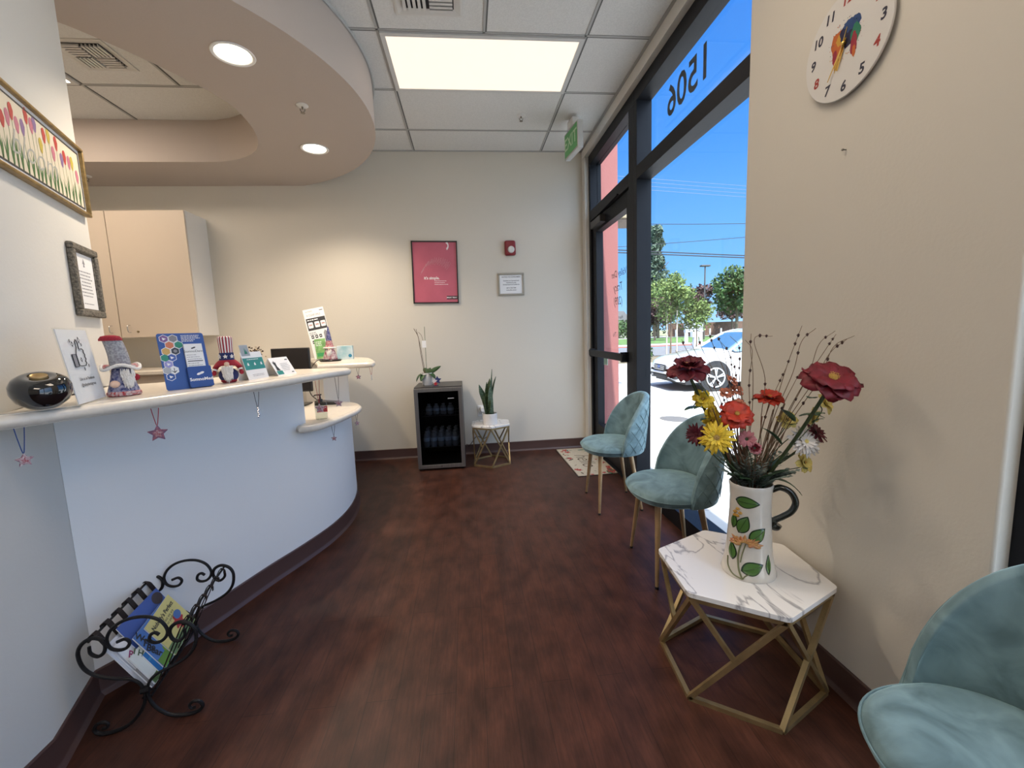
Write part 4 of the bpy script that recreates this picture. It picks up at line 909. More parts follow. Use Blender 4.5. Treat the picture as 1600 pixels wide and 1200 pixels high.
# ================================================================== MINI FRIDGE
FX, FZ = (-.512, -.080), .775
t = thing('mini_fridge', 'glass-door mini fridge with stainless frame against the far wall', 'mini fridge', (-.296, 4.10, 0))
w = .216; FD = mat('dark_fridge_body', (.03, .028, .028), .4); SS = mat('brushed_stainless', (.26, .25, .245), .33, .85, var=.1, vs=3, stretch=(40, 40, 1)); 
b = MB(); b.box(-w, -w+.02, -.17, .235, .015, FZ); b.box(w-.02, w, -.17, .235, .015, FZ); b.box(-w+.02, w-.02, -.17, .235, FZ-.03, FZ); b.box(-w+.02, w-.02, -.17, .235, .015, .06); b.box(-w+.02, w-.02, .215, .235, .06, FZ-.03)
b.build('cabinet_body', FD, t, smooth=False)
for x in (-w+.03, w-.03):
    for y in (-.15, .2): MB().tube([(x, y, .016), (x, y, 0)], .014, 10).build('foot', BLACK, t)
d = thing('door', '', ''); 
for k_ in ('label', 'category'): del d[k_]
d.parent = t; d.location = (0, -.205, 0)
b = MB(); f_ = .034; b.box(-w, w, 0, .033, FZ-.008-f_, FZ-.008); b.box(-w, w, 0, .033, .02, .02+f_); b.box(-w, -w+f_, 0, .033, .02+f_, FZ-.008-f_); b.box(w-f_, w, 0, .033, .02+f_, FZ-.008-f_)
b.build('door_frame', SS, d, smooth=False, bevel=.002)
MB().box(-w+f_, w-f_, .010, .014, .02+f_, FZ-.008-f_).build('door_glass', glassmat('smoked_fridge_glass', (.50, .52, .55), .05), d, smooth=False)
MB().box(w-.075, w-.028, -.0, .0, .70, .703).build('door_lock', BLACK, d)
MB().tube([(0, -.001, .037), (0, .001, .037)], .006, 12).build('badge', CHROME, d)
MB().box(.085, .140, .0085, .0098, .664, .670).build('maker_badge', mat('pale_logo', (.5, .5, .5), .4), d, smooth=False)
SHW = mat('chrome_wire', (.35, .35, .36), .3, .8)
for i, z in enumerate((.205, .50)):
    b = MB()
    for k in range(9): b.tube([(-w+.03+k*.0465, -.14, z), (-w+.03+k*.0465, .2, z)], .0016, 5)
    for y in (-.14, .03, .2): b.tube([(-w+.02, y, z), (w-.02, y, z)], .0025, 5)
    b.build('wire_shelf', SHW, t)
def bottle(x, y, z, label, src=None):
    t_ = thing('water_bottle', label, 'bottle', (x, y, z), 'water bottles inside the mini fridge')
    MB().lathe([(0, 0), (.026, 0), (.030, .006), (.030, .05), (.028, .055), (.030, .06), (.030, .11), (.024, .135), (.012, .150), (.012, .158), (0, .158)], 16).build('body', mat('water_bottle_plastic', (.24, .27, .31), .15, spec=.8), t_)
    MB().lathe([(.0303, .06), (.0308, .062), (.0308, .098), (.0303, .10)], 16).build('label_band', mat('bottle_label', (.45, .55, .68), .4), t_)
    MB().lathe([(0, .156), (.0145, .156), (.0145, .170), (0, .171)], 14).build('cap', mat('white_cap', (.45, .47, .5), .4), t_)
    return t_
bt = None
rows = ['front row', 'second row', 'third row', 'fourth row']; colm = ['leftmost', 'second from the left', 'middle', 'second from the right', 'rightmost']
for row in range(4):
    for k in range(5):
        x, y = -.296-.135+k*.0665+(row % 2)*.008, 3.985+row*.062
        lb = 'clear water bottle on the fridge\'s lower shelf, %s of the %s' % (colm[k], rows[row])
        if bt is None: bt = c_ = bottle(x, y, .2085, lb)
        else: c_ = copy_tree(bt)
        c_.matrix_world = T(x, y, .2085) @ Matrix.Diagonal((1, 1, .88, 1)); c_['label'] = lb
for k in range(4):
    c_ = copy_tree(bt); c_.matrix_world = T(-.296-.10+k*.0665, 4.02, .5035) @ Matrix.Diagonal((1, 1, .6, 1)); c_['label'] = 'short clear bottle on the fridge\'s upper shelf, number %s from the left' % ('one', 'two', 'three', 'four')[k]
# light inside the fridge is off; orchid pot on top
t = thing('potted_orchid', 'bloomless orchid in a white textured pot on top of the mini fridge', 'potted plant', (-.405, 4.10, FZ))
POT = mat('white_textured_ceramic', (.72, .70, .68), .4, bump=.5, bs=60)
MB().lathe([(0, 0), (.040, 0), (.046, .01), (.052, .09), (.054, .118), (.049, .118), (.046, .10), (0, .098)], 32).build('pot', POT, t)
def blade(b, p0, d, L, wd, droop, m=None, up=V((0, 0, 1)), n=8, fold=.15):
    p = V(p0); d = V(d).normalized(); vs = []; fs = []; sd = d.cross(up); sd = sd.normalized() if sd.length > .01 else V((1, 0, 0))
    for i in range(n+1):
        s_ = i/n; wv = wd*(sin(pi*min(1, s_*.92+.06))**.7); nrm = sd.cross(d).normalized()
        vs += [p-sd*wv+nrm*wv*fold, p-nrm*0, p+sd*wv+nrm*wv*fold]
        p = p+d*(L/n); d = (d+V((0, 0, -droop/n))).normalized()
    for i in range(n):
        a = 3*i; fs += [(a, a+1, a+4, a+3), (a+1, a+2, a+5, a+4)]
    return b.add(vs, fs, m)
for dx, dy, dz, L_, dr in ((1, -.25, .62, .16, .1), (-.9, -.4, .5, .14, 2.6), (-.5, -.8, .3, .12, 2.2), (.7, -.6, .5, .13, 2.2), (-.2, .6, .8, .1, .8), (.4, .5, .9, .08, .4)):
    b = MB(); blade(b, (0, 0, .10), (dx, dy, dz), L_, .027 if dr > .2 else .021, dr, up=V((0, 0, 1)) if dr > .2 else V((0, -1, .3))); b.build('leaf', GREEN, t, solid=.003)
STB = mat('brown_stem', (.10, .06, .03), .7)
MB().tube(catmull([(-.02, 0, .10), (-.035, 0, .22), (-.05, 0, .36), (-.06, 0, .46), (-.095, 0, .535)], 5), .003, 6).build('flower_stem', STB, t)
MB().tube(catmull([(-.01, 0, .10), (-.03, .0, .25), (-.045, 0, .38), (-.075, 0, .53)], 5), .0022, 6).build('flower_stem', STB, t)
MB().tube([(.0, 0, .10), (.003, 0, .55)], .0028, 6).build('support_stake', mat('green_stake', (.12, .16, .08), .6), t)
MB().tube(catmull([(-.055, 0, .50), (-.03, 0, .47), (-.012, 0, .40)], 5), .0018, 5).build('side_twig', STB, t)
MB().box(-.028, .010, -.006, -.004, .355, .42).build('plant_tag', PAPER, t)
t = thing('star_decoration', 'little navy, silver and red star ornament standing in front of the orchid pot', 'ornament', T(-.325, 4.005, FZ) @ RZ(.1))
Mf = lambda x, y, z: frame((x, y, z), (1, 0, 0), (0, 0, 1))
MB().prism(star(.040, .5), -.004, .004, M=Mf(.022, .010, .052)).build('navy_star', NAVY, t, smooth=False)
MB().prism(star(.028, .5), -.004, .004, M=Mf(-.004, 0, .044)).build('silver_star', mat('pearl_silver', (.62, .6, .6), .4), t, smooth=False)
MB().prism(star(.022, .5), -.004, .004, M=Mf(.004, -.010, .020)).build('red_star', mat('glossy_red', (.40, .02, .03), .3), t, smooth=False)
MB().box(-.02, .03, -.012, .014, 0, .004).build('base', NAVY, t, smooth=False)
# ------------------------------------------------------------------ snake plant
t = thing('snake_plant', 'potted snake plant with banded upright leaves on the small marble table', 'potted plant', (.168, 3.985, .39))
MB().lathe([(0, 0), (.062, 0), (.066, .008), (.069, .06), (.070, .105), (.064, .105), (.062, .092), (0, .09)], 40).build('pot', POT, t)
MB().lathe([(0, .09), (.06, .091), (0, .098)], 20).build('soil', mat('dark_soil', (.02, .015, .01), .9), t)
SNK = mat('banded_snake_leaf', (.018, .045, .02), .4, col2=(.10, .15, .08), vs=9, stretch=(3, 3, 9)); EDG = mat('dark_snake_leaf', (.015, .035, .015), .4)
for i, (x, y, dx, dy, L_, w_) in enumerate(((-.02, 0, -.34, -.05, .30, .024), (-.005, .01, -.05, .0, .31, .022), (.012, -.02, .02, -.05, .29, .027), (.03, 0, .03, .02, .43, .027), (.02, .02, .22, .05, .36, .022), (-.03, -.02, -.18, -.1, .2, .018), (.0, -.03, .1, -.15, .15, .016), (-.012, .02, .12, .1, .34, .02))):
    b = MB(); vs = []; fs = []; p = V((x, y, .09)); d = V((dx*.2, dy*.2, 1)).normalized(); n = 12; a0_ = i*1.1
    for k in range(n+1):
        s_ = k/n; wv = w_*1.35*(.62+.6*s_-.2*s_*s_)*(1 if s_ < .72 else max(.02, (1-s_)/.28)**.75); a = a0_*.25+s_*.8; sd = V((cos(a), sin(a), 0)); nr = V((-sin(a), cos(a), 0))
        vs += [p-sd*wv+nr*wv*.35, p-sd*wv*.8+nr*wv*.2, p, p+sd*wv*.8+nr*wv*.2, p+sd*wv+nr*wv*.35]; p = p+d*(L_/n); d = (d+V((dx, dy, 0))*(.09)).normalized()
    for k in range(n):
        for q in range(4): c_ = 5*k+q; fs.append((c_, c_+1, c_+6, c_+5))
    b.add(vs, fs, SNK); b.build('leaf', SNK if i % 3 else SNK, t, solid=.003)
# ================================================================== DOORMAT
t = thing('doormat', 'cream floral hello doormat in front of the glass door', 'doormat', T(0, 0, 0))
MATC = mat('cream_mat_fibre', (.50, .43, .32), .95, var=.18, vs=200, bump=.5, bs=500)
q4 = [(.862, 4.31), (.882, 3.462), (1.232, 3.480), (1.232, 4.31)]
MB().prism(q4, 0.0005, .008).build('mat_pile', MATC, t, bevel=.002)
b = MB().prism([(.855, 4.318), (.876, 3.455), (1.236, 3.473), (1.236, 4.318)], 0, .004); b.build('rubber_edge', BLACK, t, smooth=False)
b = MB(); Mm = frame((1.05, 3.88, .0084), (0, -1, 0), (1, 0, 0)); fc = [mat('mat_red', (.33, .05, .04), .95), mat('mat_green', (.05, .13, .07), .95), mat('mat_teal', (.06, .18, .15), .95), mat('mat_brown', (.09, .06, .035), .95)]
z = 0
for i in range(46):
    s_ = i % 4
    if s_ == 0: x, y = random.uniform(-.40, .40), random.uniform(.11, .165)
    elif s_ == 1: x, y = random.uniform(-.40, .40), random.uniform(-.165, -.11)
    elif s_ == 2: x, y = random.uniform(-.41, -.30), random.uniform(-.16, .16)
    else: x, y = random.uniform(.30, .41), random.uniform(-.16, .16)
    z += .00001; cc = fc[(i*7) % 4] if i % 3 else fc[0]; r_ = random.uniform(.010, .030); n_ = 5
    if cc is fc[0]: pts = [(x+r_*(1+.28*cos(n_*a))*cos(a), y+r_*(1+.28*cos(n_*a))*sin(a)) for a in [2*pi*k/30 for k in range(30)]]
    else: th_ = random.uniform(0, pi); pts = [(x+r_*1.3*cos(a)*cos(th_)-r_*.42*sin(a)*sin(th_), y+r_*1.3*cos(a)*sin(th_)+r_*.42*sin(a)*cos(th_)) for a in [2*pi*k/14 for k in range(14)]]
    b.poly(pts, cc, Mm, z)
b.build('printed_flowers', None, t, smooth=False); b = MB().text('hello', .20, fc[3], Mm, bold=-.002, shear=.3, z=.0006); b.build('lettering', fc[3], t, smooth=False)
# ================================================================== VASE
VX, VY, VZ = .938, 1.325, .39
t = thing('flower_vase', 'tall white ceramic pitcher vase with painted leaves and dark curled handle', 'vase', (VX, VY, VZ))
VC = mat('glazed_cream_ceramic', (.66, .62, .55), .12, var=.08, vs=12, coat=.5)
VPR = [(0, 0), (.084, 0), (.087, .006), (.083, .022), (.076, .055), (.071, .10), (.067, .16), (.064, .22), (.0635, .27), (.066, .305), (.068, .318), (.065, .322), (.061, .316), (.058, .27), (.058, .20), (0, .19)]
MB().lathe(VPR, 56).build('body', VC, t, ang=60)
def vr(z):
    for (r0_, z0), (r1_, z1) in zip(VPR[2:11], VPR[3:11]):
        if z0 <= z <= z1: return r0_+(r1_-r0_)*(z-z0)/(z1-z0)
    return .07
TH0 = atan2(-VY, -VX)
def vs_(u, z, d): r = vr(z)+d; a = TH0+u/.070; return V((r*cos(a), r*sin(a), z))
HB = mat('black_green_glaze', (.012, .016, .012), .12, coat=.6)
ha = TH0+pi/2+.05; hd = V((cos(ha), sin(ha), 0))
hp = catmull([hd*.060+V((0, 0, .300)), hd*.085+V((0, 0, .312)), hd*.115+V((0, 0, .300)), hd*.130+V((0, 0, .268)), hd*.120+V((0, 0, .235)), hd*.095+V((0, 0, .212)), hd*.072+V((0, 0, .195)), hd*.066+V((0, 0, .178)), hd*.078+V((0, 0, .172)), hd*.084+V((0, 0, .183))], 7)
MB().tube(hp, [.0105 if i < len(hp)*.65 else .0125 for i in range(len(hp))], 14).build('handle', HB, t)
LG = mat('glazed_leaf_green', (.07, .16, .035), .2, coat=.4); LD = mat('glazed_leaf_outline', (.015, .035, .012), .25, coat=.4); PN = mat('glazed_petal', (.45, .16, .07), .2, col2=(.50, .30, .08), vs=40); STM = mat('glazed_stem', (.16, .17, .08), .3)
def vleaf(cx, cz, ang, L_, W_):
    for sc, mm, dd in ((1.12, LD, .0012), (.93, LG, .0028)):
        b = MB(); n = 14; rows = 5; vs = []; fs = []
        for i in range(n+1):
            s_ = i/n; wv = W_*sc*(sin(pi*s_)**.75)*(1.15-.5*s_)
            for k in range(rows):
                q = -1+2*k/(rows-1); x = (s_-.5)*L_*sc; y = q*wv; u = cx+x*cos(ang)-y*sin(ang); z = cz+x*sin(ang)+y*cos(ang)
                vs.append(vs_(u, min(max(z, .008), .31), dd+.0012*(1-q*q)))
        for i in range(n):
            for k in range(rows-1): a = i*rows+k; fs.append((a, a+1, a+rows+1, a+rows))
        b.add(vs, fs, mm); b.build('painted_leaf', mm, t)
    b = MB().tube([vs_(cx+s_*L_*.42*cos(ang), min(max(cz+s_*L_*.42*sin(ang), .008), .31), .0045) for s_ in (-1, -.5, 0, .5, 1)], .0009, 4); b.build('leaf_vein', LD, t)
for a in ((-.010, .268, -.05, .075, .020), (-.055, .195, 1.5, .05, .014), (-.020, .190, 1.15, .062, .022), (.026, .160, .75, .062, .022), (-.052, .090, 1.75, .056, .016), (.012, .048, .45, .060, .022), (.060, .06, 1.5, .06, .010)): vleaf(*a)
def vline(pts, r, m): b = MB().tube([vs_(x, z, .001) for x, z in [(p.x, p.y) for p in catmull([(x, z, 0) for x, z in pts], 6)]], r, 6); b.build('painted_stem', m, t)
vline([(-.022, .128), (-.028, .10), (-.030, .07), (-.024, .035), (-.014, .010)], .003, STM); vline([(-.010, .125), (-.018, .09), (-.022, .06)], .002, STM); vline([(-.068, .062), (-.060, .035), (-.040, .015), (-.012, .008)], .0025, STM); vline([(.012, .035), (-.006, .02), (-.012, .008)], .002, STM)
for i in range(26):
    a = -.25+(pi+.5)*(i % 13)/12; l = (.024 if i < 13 else .017)+.006*sin(i*2.3); cx, cz = -.012+(.018 if i < 13 else .008)*cos(a)*1.3, .128+.006*sin(a)-.002
    b = MB(); vs = []; fs = []
    for k in range(7):
        s_ = k/6; wv = .0055*sin(pi*min(1, s_*.9+.08)); 
        for q in (-1, 0, 1): vs.append(vs_(cx+s_*l*cos(a)*1.1-q*wv*sin(a), cz+s_*l*sin(a)*.9+q*wv*cos(a), .0025+.0018*(1-q*q)+.0002*i))
    for k in range(6): c_ = 3*k; fs += [(c_, c_+1, c_+4, c_+3), (c_+1, c_+2, c_+5, c_+4)]
    b.add(vs, fs, PN); b.build('painted_petal', PN, t, solid=.001)
YP = mat('glazed_ochre', (.48, .26, .05), .2)
for i in range(5): MB().ball(vs_(-.052+.010*(i % 3), .215+.012*(i//2), .000), .0075, 10, YP, sc=(1, 1, .7)).build('painted_bud', YP, t)
# ================================================================== FLOWERS
STG = mat('flower_stem_green', (.035, .055, .018), .6, var=.3, vs=30); STBR = mat('dry_brown_stem', (.14, .075, .04), .8, var=.3, vs=30)
LFD = mat('bouquet_leaf', (.030, .075, .03), .5, var=.4, vs=25)
def W3(x, y, z): return V((x, y, z))
MOUTH = V((VX, VY, VZ+.30))
def axis_frame(c, n):
    n = V(n).normalized(); x = V((0, 0, 1)).cross(n) if abs(n.z) < .95 else V((1, 0, 0)); x.normalize(); y = n.cross(x)
    M = Matrix((x, y, n)).transposed().to_4x4(); M.translation = V(c); return M
def petal(b, L_, W_, tilt, rot, cup=.3, ruf=.0, m=None, z0=0, r0_=.004, nU=6, nV=5, tip=.6):
    vs = []; fs = []; ph = random.uniform(0, 6)
    for i in range(nU+1):
        s_ = i/nU; wv = W_*((sin(pi*min(1, s_**tip*.93+.05))**.6 if s_ < 1 else .25) if tip > .7 else (sin(pi*min(1, .08+.72*s_**1.15))**.75)*1.12*(1 if s_ < .95 else .72))
        for k in range(nV):
            q = -1+2*k/(nV-1); rad = r0_+L_*s_*cos(tilt+cup*s_*-1); zz = z0+L_*s_*sin(tilt-cup*s_)+cup*.25*wv*q*q+ruf*sin(q*7+ph+s_*4)*s_
            y = q*wv; x = rad+ruf*cos(q*9+ph)*s_
            vs.append((x*cos(rot)-y*sin(rot), x*sin(rot)+y*cos(rot), zz))
    for i in range(nU):
        for k in range(nV-1): a = i*nV+k; fs.append((a, a+1, a+nV+1, a+nV))
    b.add(vs, fs, m)
def stem(t, c, bend=.02, r=.0025, m=None, off=(0, 0), n=None):
    base = V((VX+off[0], VY+off[1], VZ+.24)); lip = V((VX+off[0]*1.4, VY+off[1]*1.4, VZ+.325)); c = V(c); mid = (lip+c)/2+V((random.uniform(-1, 1)*bend, random.uniform(-1, 1)*bend, 0))
    end = c-(V(n).normalized()*.012 if n else V((0, 0, 0)))
    pts = catmull([base, lip, mid, c+(c-mid)*-.15-V((0, 0, .012)) if n else (mid+c)/2, end], 6)
    M = t.matrix_world.inverted(); MB().tube([M @ p for p in pts], r, 7).build('stem', m or STG, t); return pts
def leaves(t, specs, m=None):
    Mi_ = t.matrix_world.inverted()
    for p, d, L_, w_, dr in specs:
        b = MB(); blade(b, Mi_ @ V(p), d, L_, w_, dr); b.build('leaf', m or LFD, t, solid=.0012)
def flower(name, label, c, n, layers, centre=None, st=None, off=(0, 0), r=.0025, group=None, lf=(), cat='flower', stm=None, sepal=True):
    t = thing(name, label, cat, c, group); Mf_ = axis_frame((0, 0, 0), n); b_all = []
    for (k, L_, W_, tilt, cup, ruf, m, z0, tip) in layers:
        b = MB()
        for i in range(k): petal(b, L_*random.uniform(.9, 1.08), W_, tilt+random.uniform(-.08, .08), 2*pi*i/k+random.uniform(-.12, .12)+z0*90, cup, ruf, m, z0, tip=tip)
        o = b.build('petals', m, t, solid=.0007); o.matrix_local = Mf_
    if centre:
        cr_, cz, cm, kind = centre; b = MB(); b.ball((0, 0, cz), cr_, 12, cm, sc=(1, 1, .55))
        if kind:
            for i in range(34): a = i*2.4; rr_ = cr_*1.15*sqrt((i+.5)/34); b.ball((rr_*cos(a), rr_*sin(a), cz+cr_*.5+random.uniform(0, .003)), cr_*.13, 5, cm)
        o = b.build('flower_centre', cm, t); o.matrix_local = Mf_
    if sepal: o = MB().lathe([(0, -.012), (.004, -.010), (.008, -.003), (.006, .001), (0, .001)], 10).build('calyx', STG, t); o.matrix_local = Mf_
    pts = stem(t, c, off=off, r=r, m=stm, n=n)
    leaves(t, lf); return t
DR = mat('dark_red_petal', (.115, .004, .010), .6, var=.35, vs=60); DR2 = mat('crimson_petal', (.15, .004, .012), .55, var=.25, vs=50); ORP = mat('orange_red_petal', (.40, .024, .006), .55, var=.25, vs=60)
YEL = mat('yellow_petal', (.72, .50, .03), .55, var=.15, vs=60); YEP = mat('pale_yellow_petal', (.70, .58, .18), .6, var=.15, vs=60); WHP = mat('white_petal', (.78, .76, .74), .6); BUR = mat('burgundy_petal', (.10, .006, .016), .6, var=.3, vs=60); COR = mat('faded_coral_petal', (.48, .16, .09), .7, var=.3, vs=60); PIP = mat('dusty_pink_petal', (.50, .18, .20), .7, var=.2, vs=60)
STA = mat('ochre_stamens', (.50, .30, .06), .7); TAN = mat('tan_centre', (.45, .30, .10), .8, var=.3, vs=300)
flower('peony', 'dark red peony at the upper left of the bouquet, against the parked white car', (.708, 1.325, 1.108), (-.12, -.30, .95),
       [(7, .066, .026, .30, .55, .004, DR, 0, .6), (7, .050, .022, .75, .3, .004, DR, .004, .6), (6, .034, .018, 1.1, .2, .003, DR, .008, .6)], (.010, .014, STA, 1), off=(-.028, .0), r=.0052,
       lf=[((.735, 1.325, 1.06), (.5, -.3, -.4), .06, .014, 1.0), ((.765, 1.325, .975), (-.7, -.2, .25), .085, .014, .7), ((.755, 1.33, 1.01), (-.5, .3, -.7), .05, .014, .4), ((.82, 1.33, .85), (-.6, -.2, .3), .07, .014, 1.0)])
flower('poppy', 'large crimson poppy with yellow centre at the upper right of the bouquet', (1.030, 1.12, 1.083), (-.10, -.62, .78),
       [(6, .072, .038, .12, .35, .005, DR2, 0, .55), (5, .056, .032, .50, .35, .004, DR2, .004, .55)], (.012, .008, STA, 1), off=(.03, -.01), r=.0055,
       lf=[((.985, 1.20, .945), (-.6, -.2, .65), .075, .013, .5), ((1.0, 1.2, .96), (.7, -.3, .3), .07, .012, 1.0), ((.985, 1.25, .86), (-.6, -.1, .7), .10, .011, .6), ((1.02, 1.17, 1.02), (-.5, -.3, .2), .035, .014, .5)])
# a drooping petal of its own on the big poppy
tp = bpy.data.objects['poppy']; b = MB(); petal(b, .075, .026, -.9, -.35, .5, .003, DR2, -.004); o = b.build('drooping_petal', DR2, tp, solid=.0007); o.matrix_local = axis_frame((.02, -.01, -.01), (.1, -.75, .6))
flower('poppy', 'wide orange-red poppy low in the middle of the bouquet above the yellow gerbera', (.838, 1.262, .962), (-.25, -.65, .72),
       [(6, .047, .026, .25, .4, .004, ORP, 0, .55), (5, .036, .022, .65, .35, .003, ORP, .003, .55)], (.007, .006, STA, 1), off=(-.012, -.02), stm=STBR)
flower('poppy', 'small orange-red poppy on a thin stem at the top centre of the bouquet', (.975, 1.30, 1.002), (-.1, -.22, .97),
       [(7, .041, .020, .35, .45, .004, ORP, 0, .55), (6, .030, .016, .8, .3, .003, ORP, .003, .55)], (.006, .006, STA, 1), off=(.006, .01), r=.0015, stm=STBR)
flower('gerbera', 'bright yellow gerbera daisy facing the room on the left of the bouquet', (.762, 1.245, .895), (-.50, -.80, .32),
       [(20, .050, .0062, .15, .25, .001, YEL, 0, .9), (16, .040, .006, .35, .2, .001, YEL, .003, .9), (12, .026, .005, .6, .2, .001, YEL, .005, .9)], (.009, .006, TAN, 1), off=(-.02, -.02), r=.002)
flower('chrysanthemum', 'white chrysanthemum on the right side of the bouquet', (1.082, 1.27, .856), (-.05, -.85, .40),
       [(22, .050, .0062, .10, .2, .001, WHP, 0, .9), (18, .040, .006, .4, .2, .001, WHP, .004, .9), (14, .028, .005, .8, .2, .001, WHP, .008, .9)], (.007, .010, YEP, 0), off=(.025, .01), r=.002)
flower('chrysanthemum', 'dark burgundy daisy at the far right of the bouquet behind the white one', (1.122, 1.27, .885), (.35, -.60, .60),
       [(16, .036, .0055, .15, .2, .001, BUR, 0, .9), (12, .026, .005, .5, .2, .001, BUR, .004, .9)], (.006, .006, BUR, 1), off=(.03, .015), r=.002)
flower('chrysanthemum', 'dark burgundy daisy at the left edge of the bouquet beside the yellow gerbera', (.728, 1.30, .895), (-.80, -.45, .1),
       [(16, .036, .0055, .25, .2, .001, BUR, 0, .9), (12, .028, .005, .6, .2, .001, BUR, .004, .9)], (.006, .006, BUR, 1), off=(-.025, .01), r=.002)
for i, (c, n, lb) in enumerate((((1.108, 1.30, .775), (.1, -.5, .2), 'pale yellow blossom hanging lowest at the right of the bouquet'), ((1.042, 1.30, .925), (-.2, -.6, .5), 'yellow and burgundy blossom in the centre right of the bouquet'), ((1.115, 1.235, .985), (.3, -.5, .3), 'pale yellow blossom right under the large crimson poppy'), ((1.105, 1.27, .945), (.3, -.5, -.1), 'pale yellow blossom between the crimson poppy and the burgundy daisy'), ((.762, 1.33, 1.005), (-.3, -.5, .3), 'topmost yellow blossom on the left stem under the dark red peony'), ((.785, 1.33, .965), (.3, -.6, .0), 'yellow blossom midway down the left stem behind the orange poppy'), ((.80, 1.335, .93), (-.3, -.6, .1), 'yellow blossom on the left stem just above the gerbera'))):
    flower('freesia', lb, c, n, [(6, .030, .011, .55, .5, .002, YEP if i < 4 else YEL, 0, .6), (5, .020, .009, .95, .3, .001, YEP if i < 4 else YEL, .003, .6)]+([(9, .026, .005, .2, .2, .001, BUR, -.003, .9)] if i == 1 else []), (.004, .008, STA, 0), off=(.015 if i < 4 else -.02, .012), r=.0016, group='small yellow blossoms in the bouquet', lf=[(V(c)-V((0, 0, .03)), (random.uniform(-1, 1), -.3, .4), .045, .009, 1.0)])
for i, (c, lb) in enumerate((((.880, 1.33, 1.030), 'faded coral bud in front of the wall edge, above the orange poppy'), ((.862, 1.33, 1.062), 'small faded coral bud on top of a thin dry stem'), ((.845, 1.33, 1.022), 'dry coral bud left of the wall edge'), ((.872, 1.31, .985), 'orange bud just behind the middle poppy'))):
    flower('dried_bud', lb, c, (random.uniform(-.4, .4), -.5, .6), [(5, .019, .009, .5, .5, .002, COR, 0, .6), (4, .013, .007, .9, .3, .001, COR, .002, .6)], None, off=(-.01+.006*i, .012), r=.0012, group='dried coral buds', stm=STBR, sepal=False)
flower('carnation', 'dusty pink bud low in the centre of the bouquet', (.925, 1.295, .838), (-.2, -.8, .4), [(6, .018, .009, .6, .4, .002, PIP, 0, .6), (5, .012, .007, 1, .3, .002, DR2, .002, .6)], None, off=(0, -.02), r=.0015)
flower('carnation', 'withered dusty pink bloom leaning out at the centre left of the bouquet', (.893, 1.29, .872), (-.4, -.7, .3), [(6, .024, .010, .5, .4, .003, PIP, 0, .6)], None, off=(-.01, -.02), r=.0015)
# ---- thin dry twigs with seed beads
BEAD = mat('dark_seed_bead', (.05, .018, .015), .5)
TWG = mat('dry_twig', (.17, .11, .065), .8)
tw = [((1.079, 1.30, 1.235), .0, 'tall dry twig rising right of centre against the beige wall'), ((1.128, 1.30, 1.225), .03, 'dry twig with a dark seed right of centre against the beige wall'), ((.985, 1.31, 1.205), .09, 'dry twig arching over to the left above the small orange poppy'),
      ((1.20-.04, 1.26, 1.215), .03, 'dry twig rising just behind the large crimson poppy'), ((1.165, 1.22, 1.19), .02, 'short dry twig with two seeds above the large crimson poppy'), ((1.17, 1.20, 1.20), .04, 'rightmost dry twig above the large crimson poppy'), ((1.145, 1.24, 1.205), .0, 'dry twig leaning right behind the crimson poppy'), ((1.06, 1.28, 1.08), .0, 'short beaded twig beneath the crimson poppy'), ((1.03, 1.30, 1.10), .0, 'beaded twig in the gap between the two right poppies'),
      ((.686, 1.33, 1.205), .02, 'leftmost dry twig tipped over the white car bonnet'), ((.722, 1.34, 1.195), .01, 'second dry twig from the left in front of the car bonnet'), ((.748, 1.34, 1.215), .02, 'dry twig in front of the car windscreen edge'), ((.778, 1.33, 1.225), .01, 'tall dry twig in front of the car windscreen'), ((.806, 1.33, 1.215), -.01, 'beaded twig in front of the windscreen centre'), ((.828, 1.34, 1.190), -.02, 'beaded twig in front of the car door'), ((.856, 1.34, 1.15), -.01, 'beaded twig in front of the car wheel'),
      ((.905, 1.33, 1.195), -.03, 'dry twig crossing the vertical wall edge'), ((.918, 1.32, 1.215), .01, 'thin dry twig just right of the wall edge'), ((.665, 1.33, 1.17), .01, 'short dry twig beside the dark red peony'), ((.845, 1.32, 1.21), -.03, 'dry twig leaning left across the windscreen')]
for i, (tip, bend, lb) in enumerate(tw):
    t = thing('dried_twig', lb, 'twig', (VX, VY, VZ+.25), 'dry beaded twigs in the bouquet'); s_ = 1 if tip[0] > VX else -1
    ox = s_*random.uniform(.005, .03); oy = random.uniform(-.02, .02)
    P_ = [V((ox*.5, oy*.5, 0)), V((ox*1.3, oy*1.3, .075))]; tipv = V(tip)-V((VX, VY, VZ+.25)); side = V((s_*1.0, 0, 0))
    for q in (.4, .7, .88): P_.append(P_[1].lerp(tipv, q)+V((-s_*.018*sin(pi*q), 0, .012*sin(pi*q)))+V((bend*-.6 if q > .8 else 0, 0, abs(bend)*.5 if q > .8 else 0)))
    P_.append(tipv); pts = catmull(P_, 7); MB().tube(pts, [.0017*(1-.6*k/len(pts)) for k in range(len(pts))], 5).build('twig', TWG, t)
    for q in sorted(random.sample([.5, .58, .66, .74, .82, .90, .95], random.choice((2, 3, 4)))):
        c = pts[int(q*(len(pts)-1))]; b = MB(); b.ball(c, random.uniform(.0035, .005), 8, sc=(.8, .8, 1.3)).tube([c+V((-.006, 0, .001)), c+V((.006, 0, .002))], .0008, 4); b.build('seed_bead', BEAD, t)
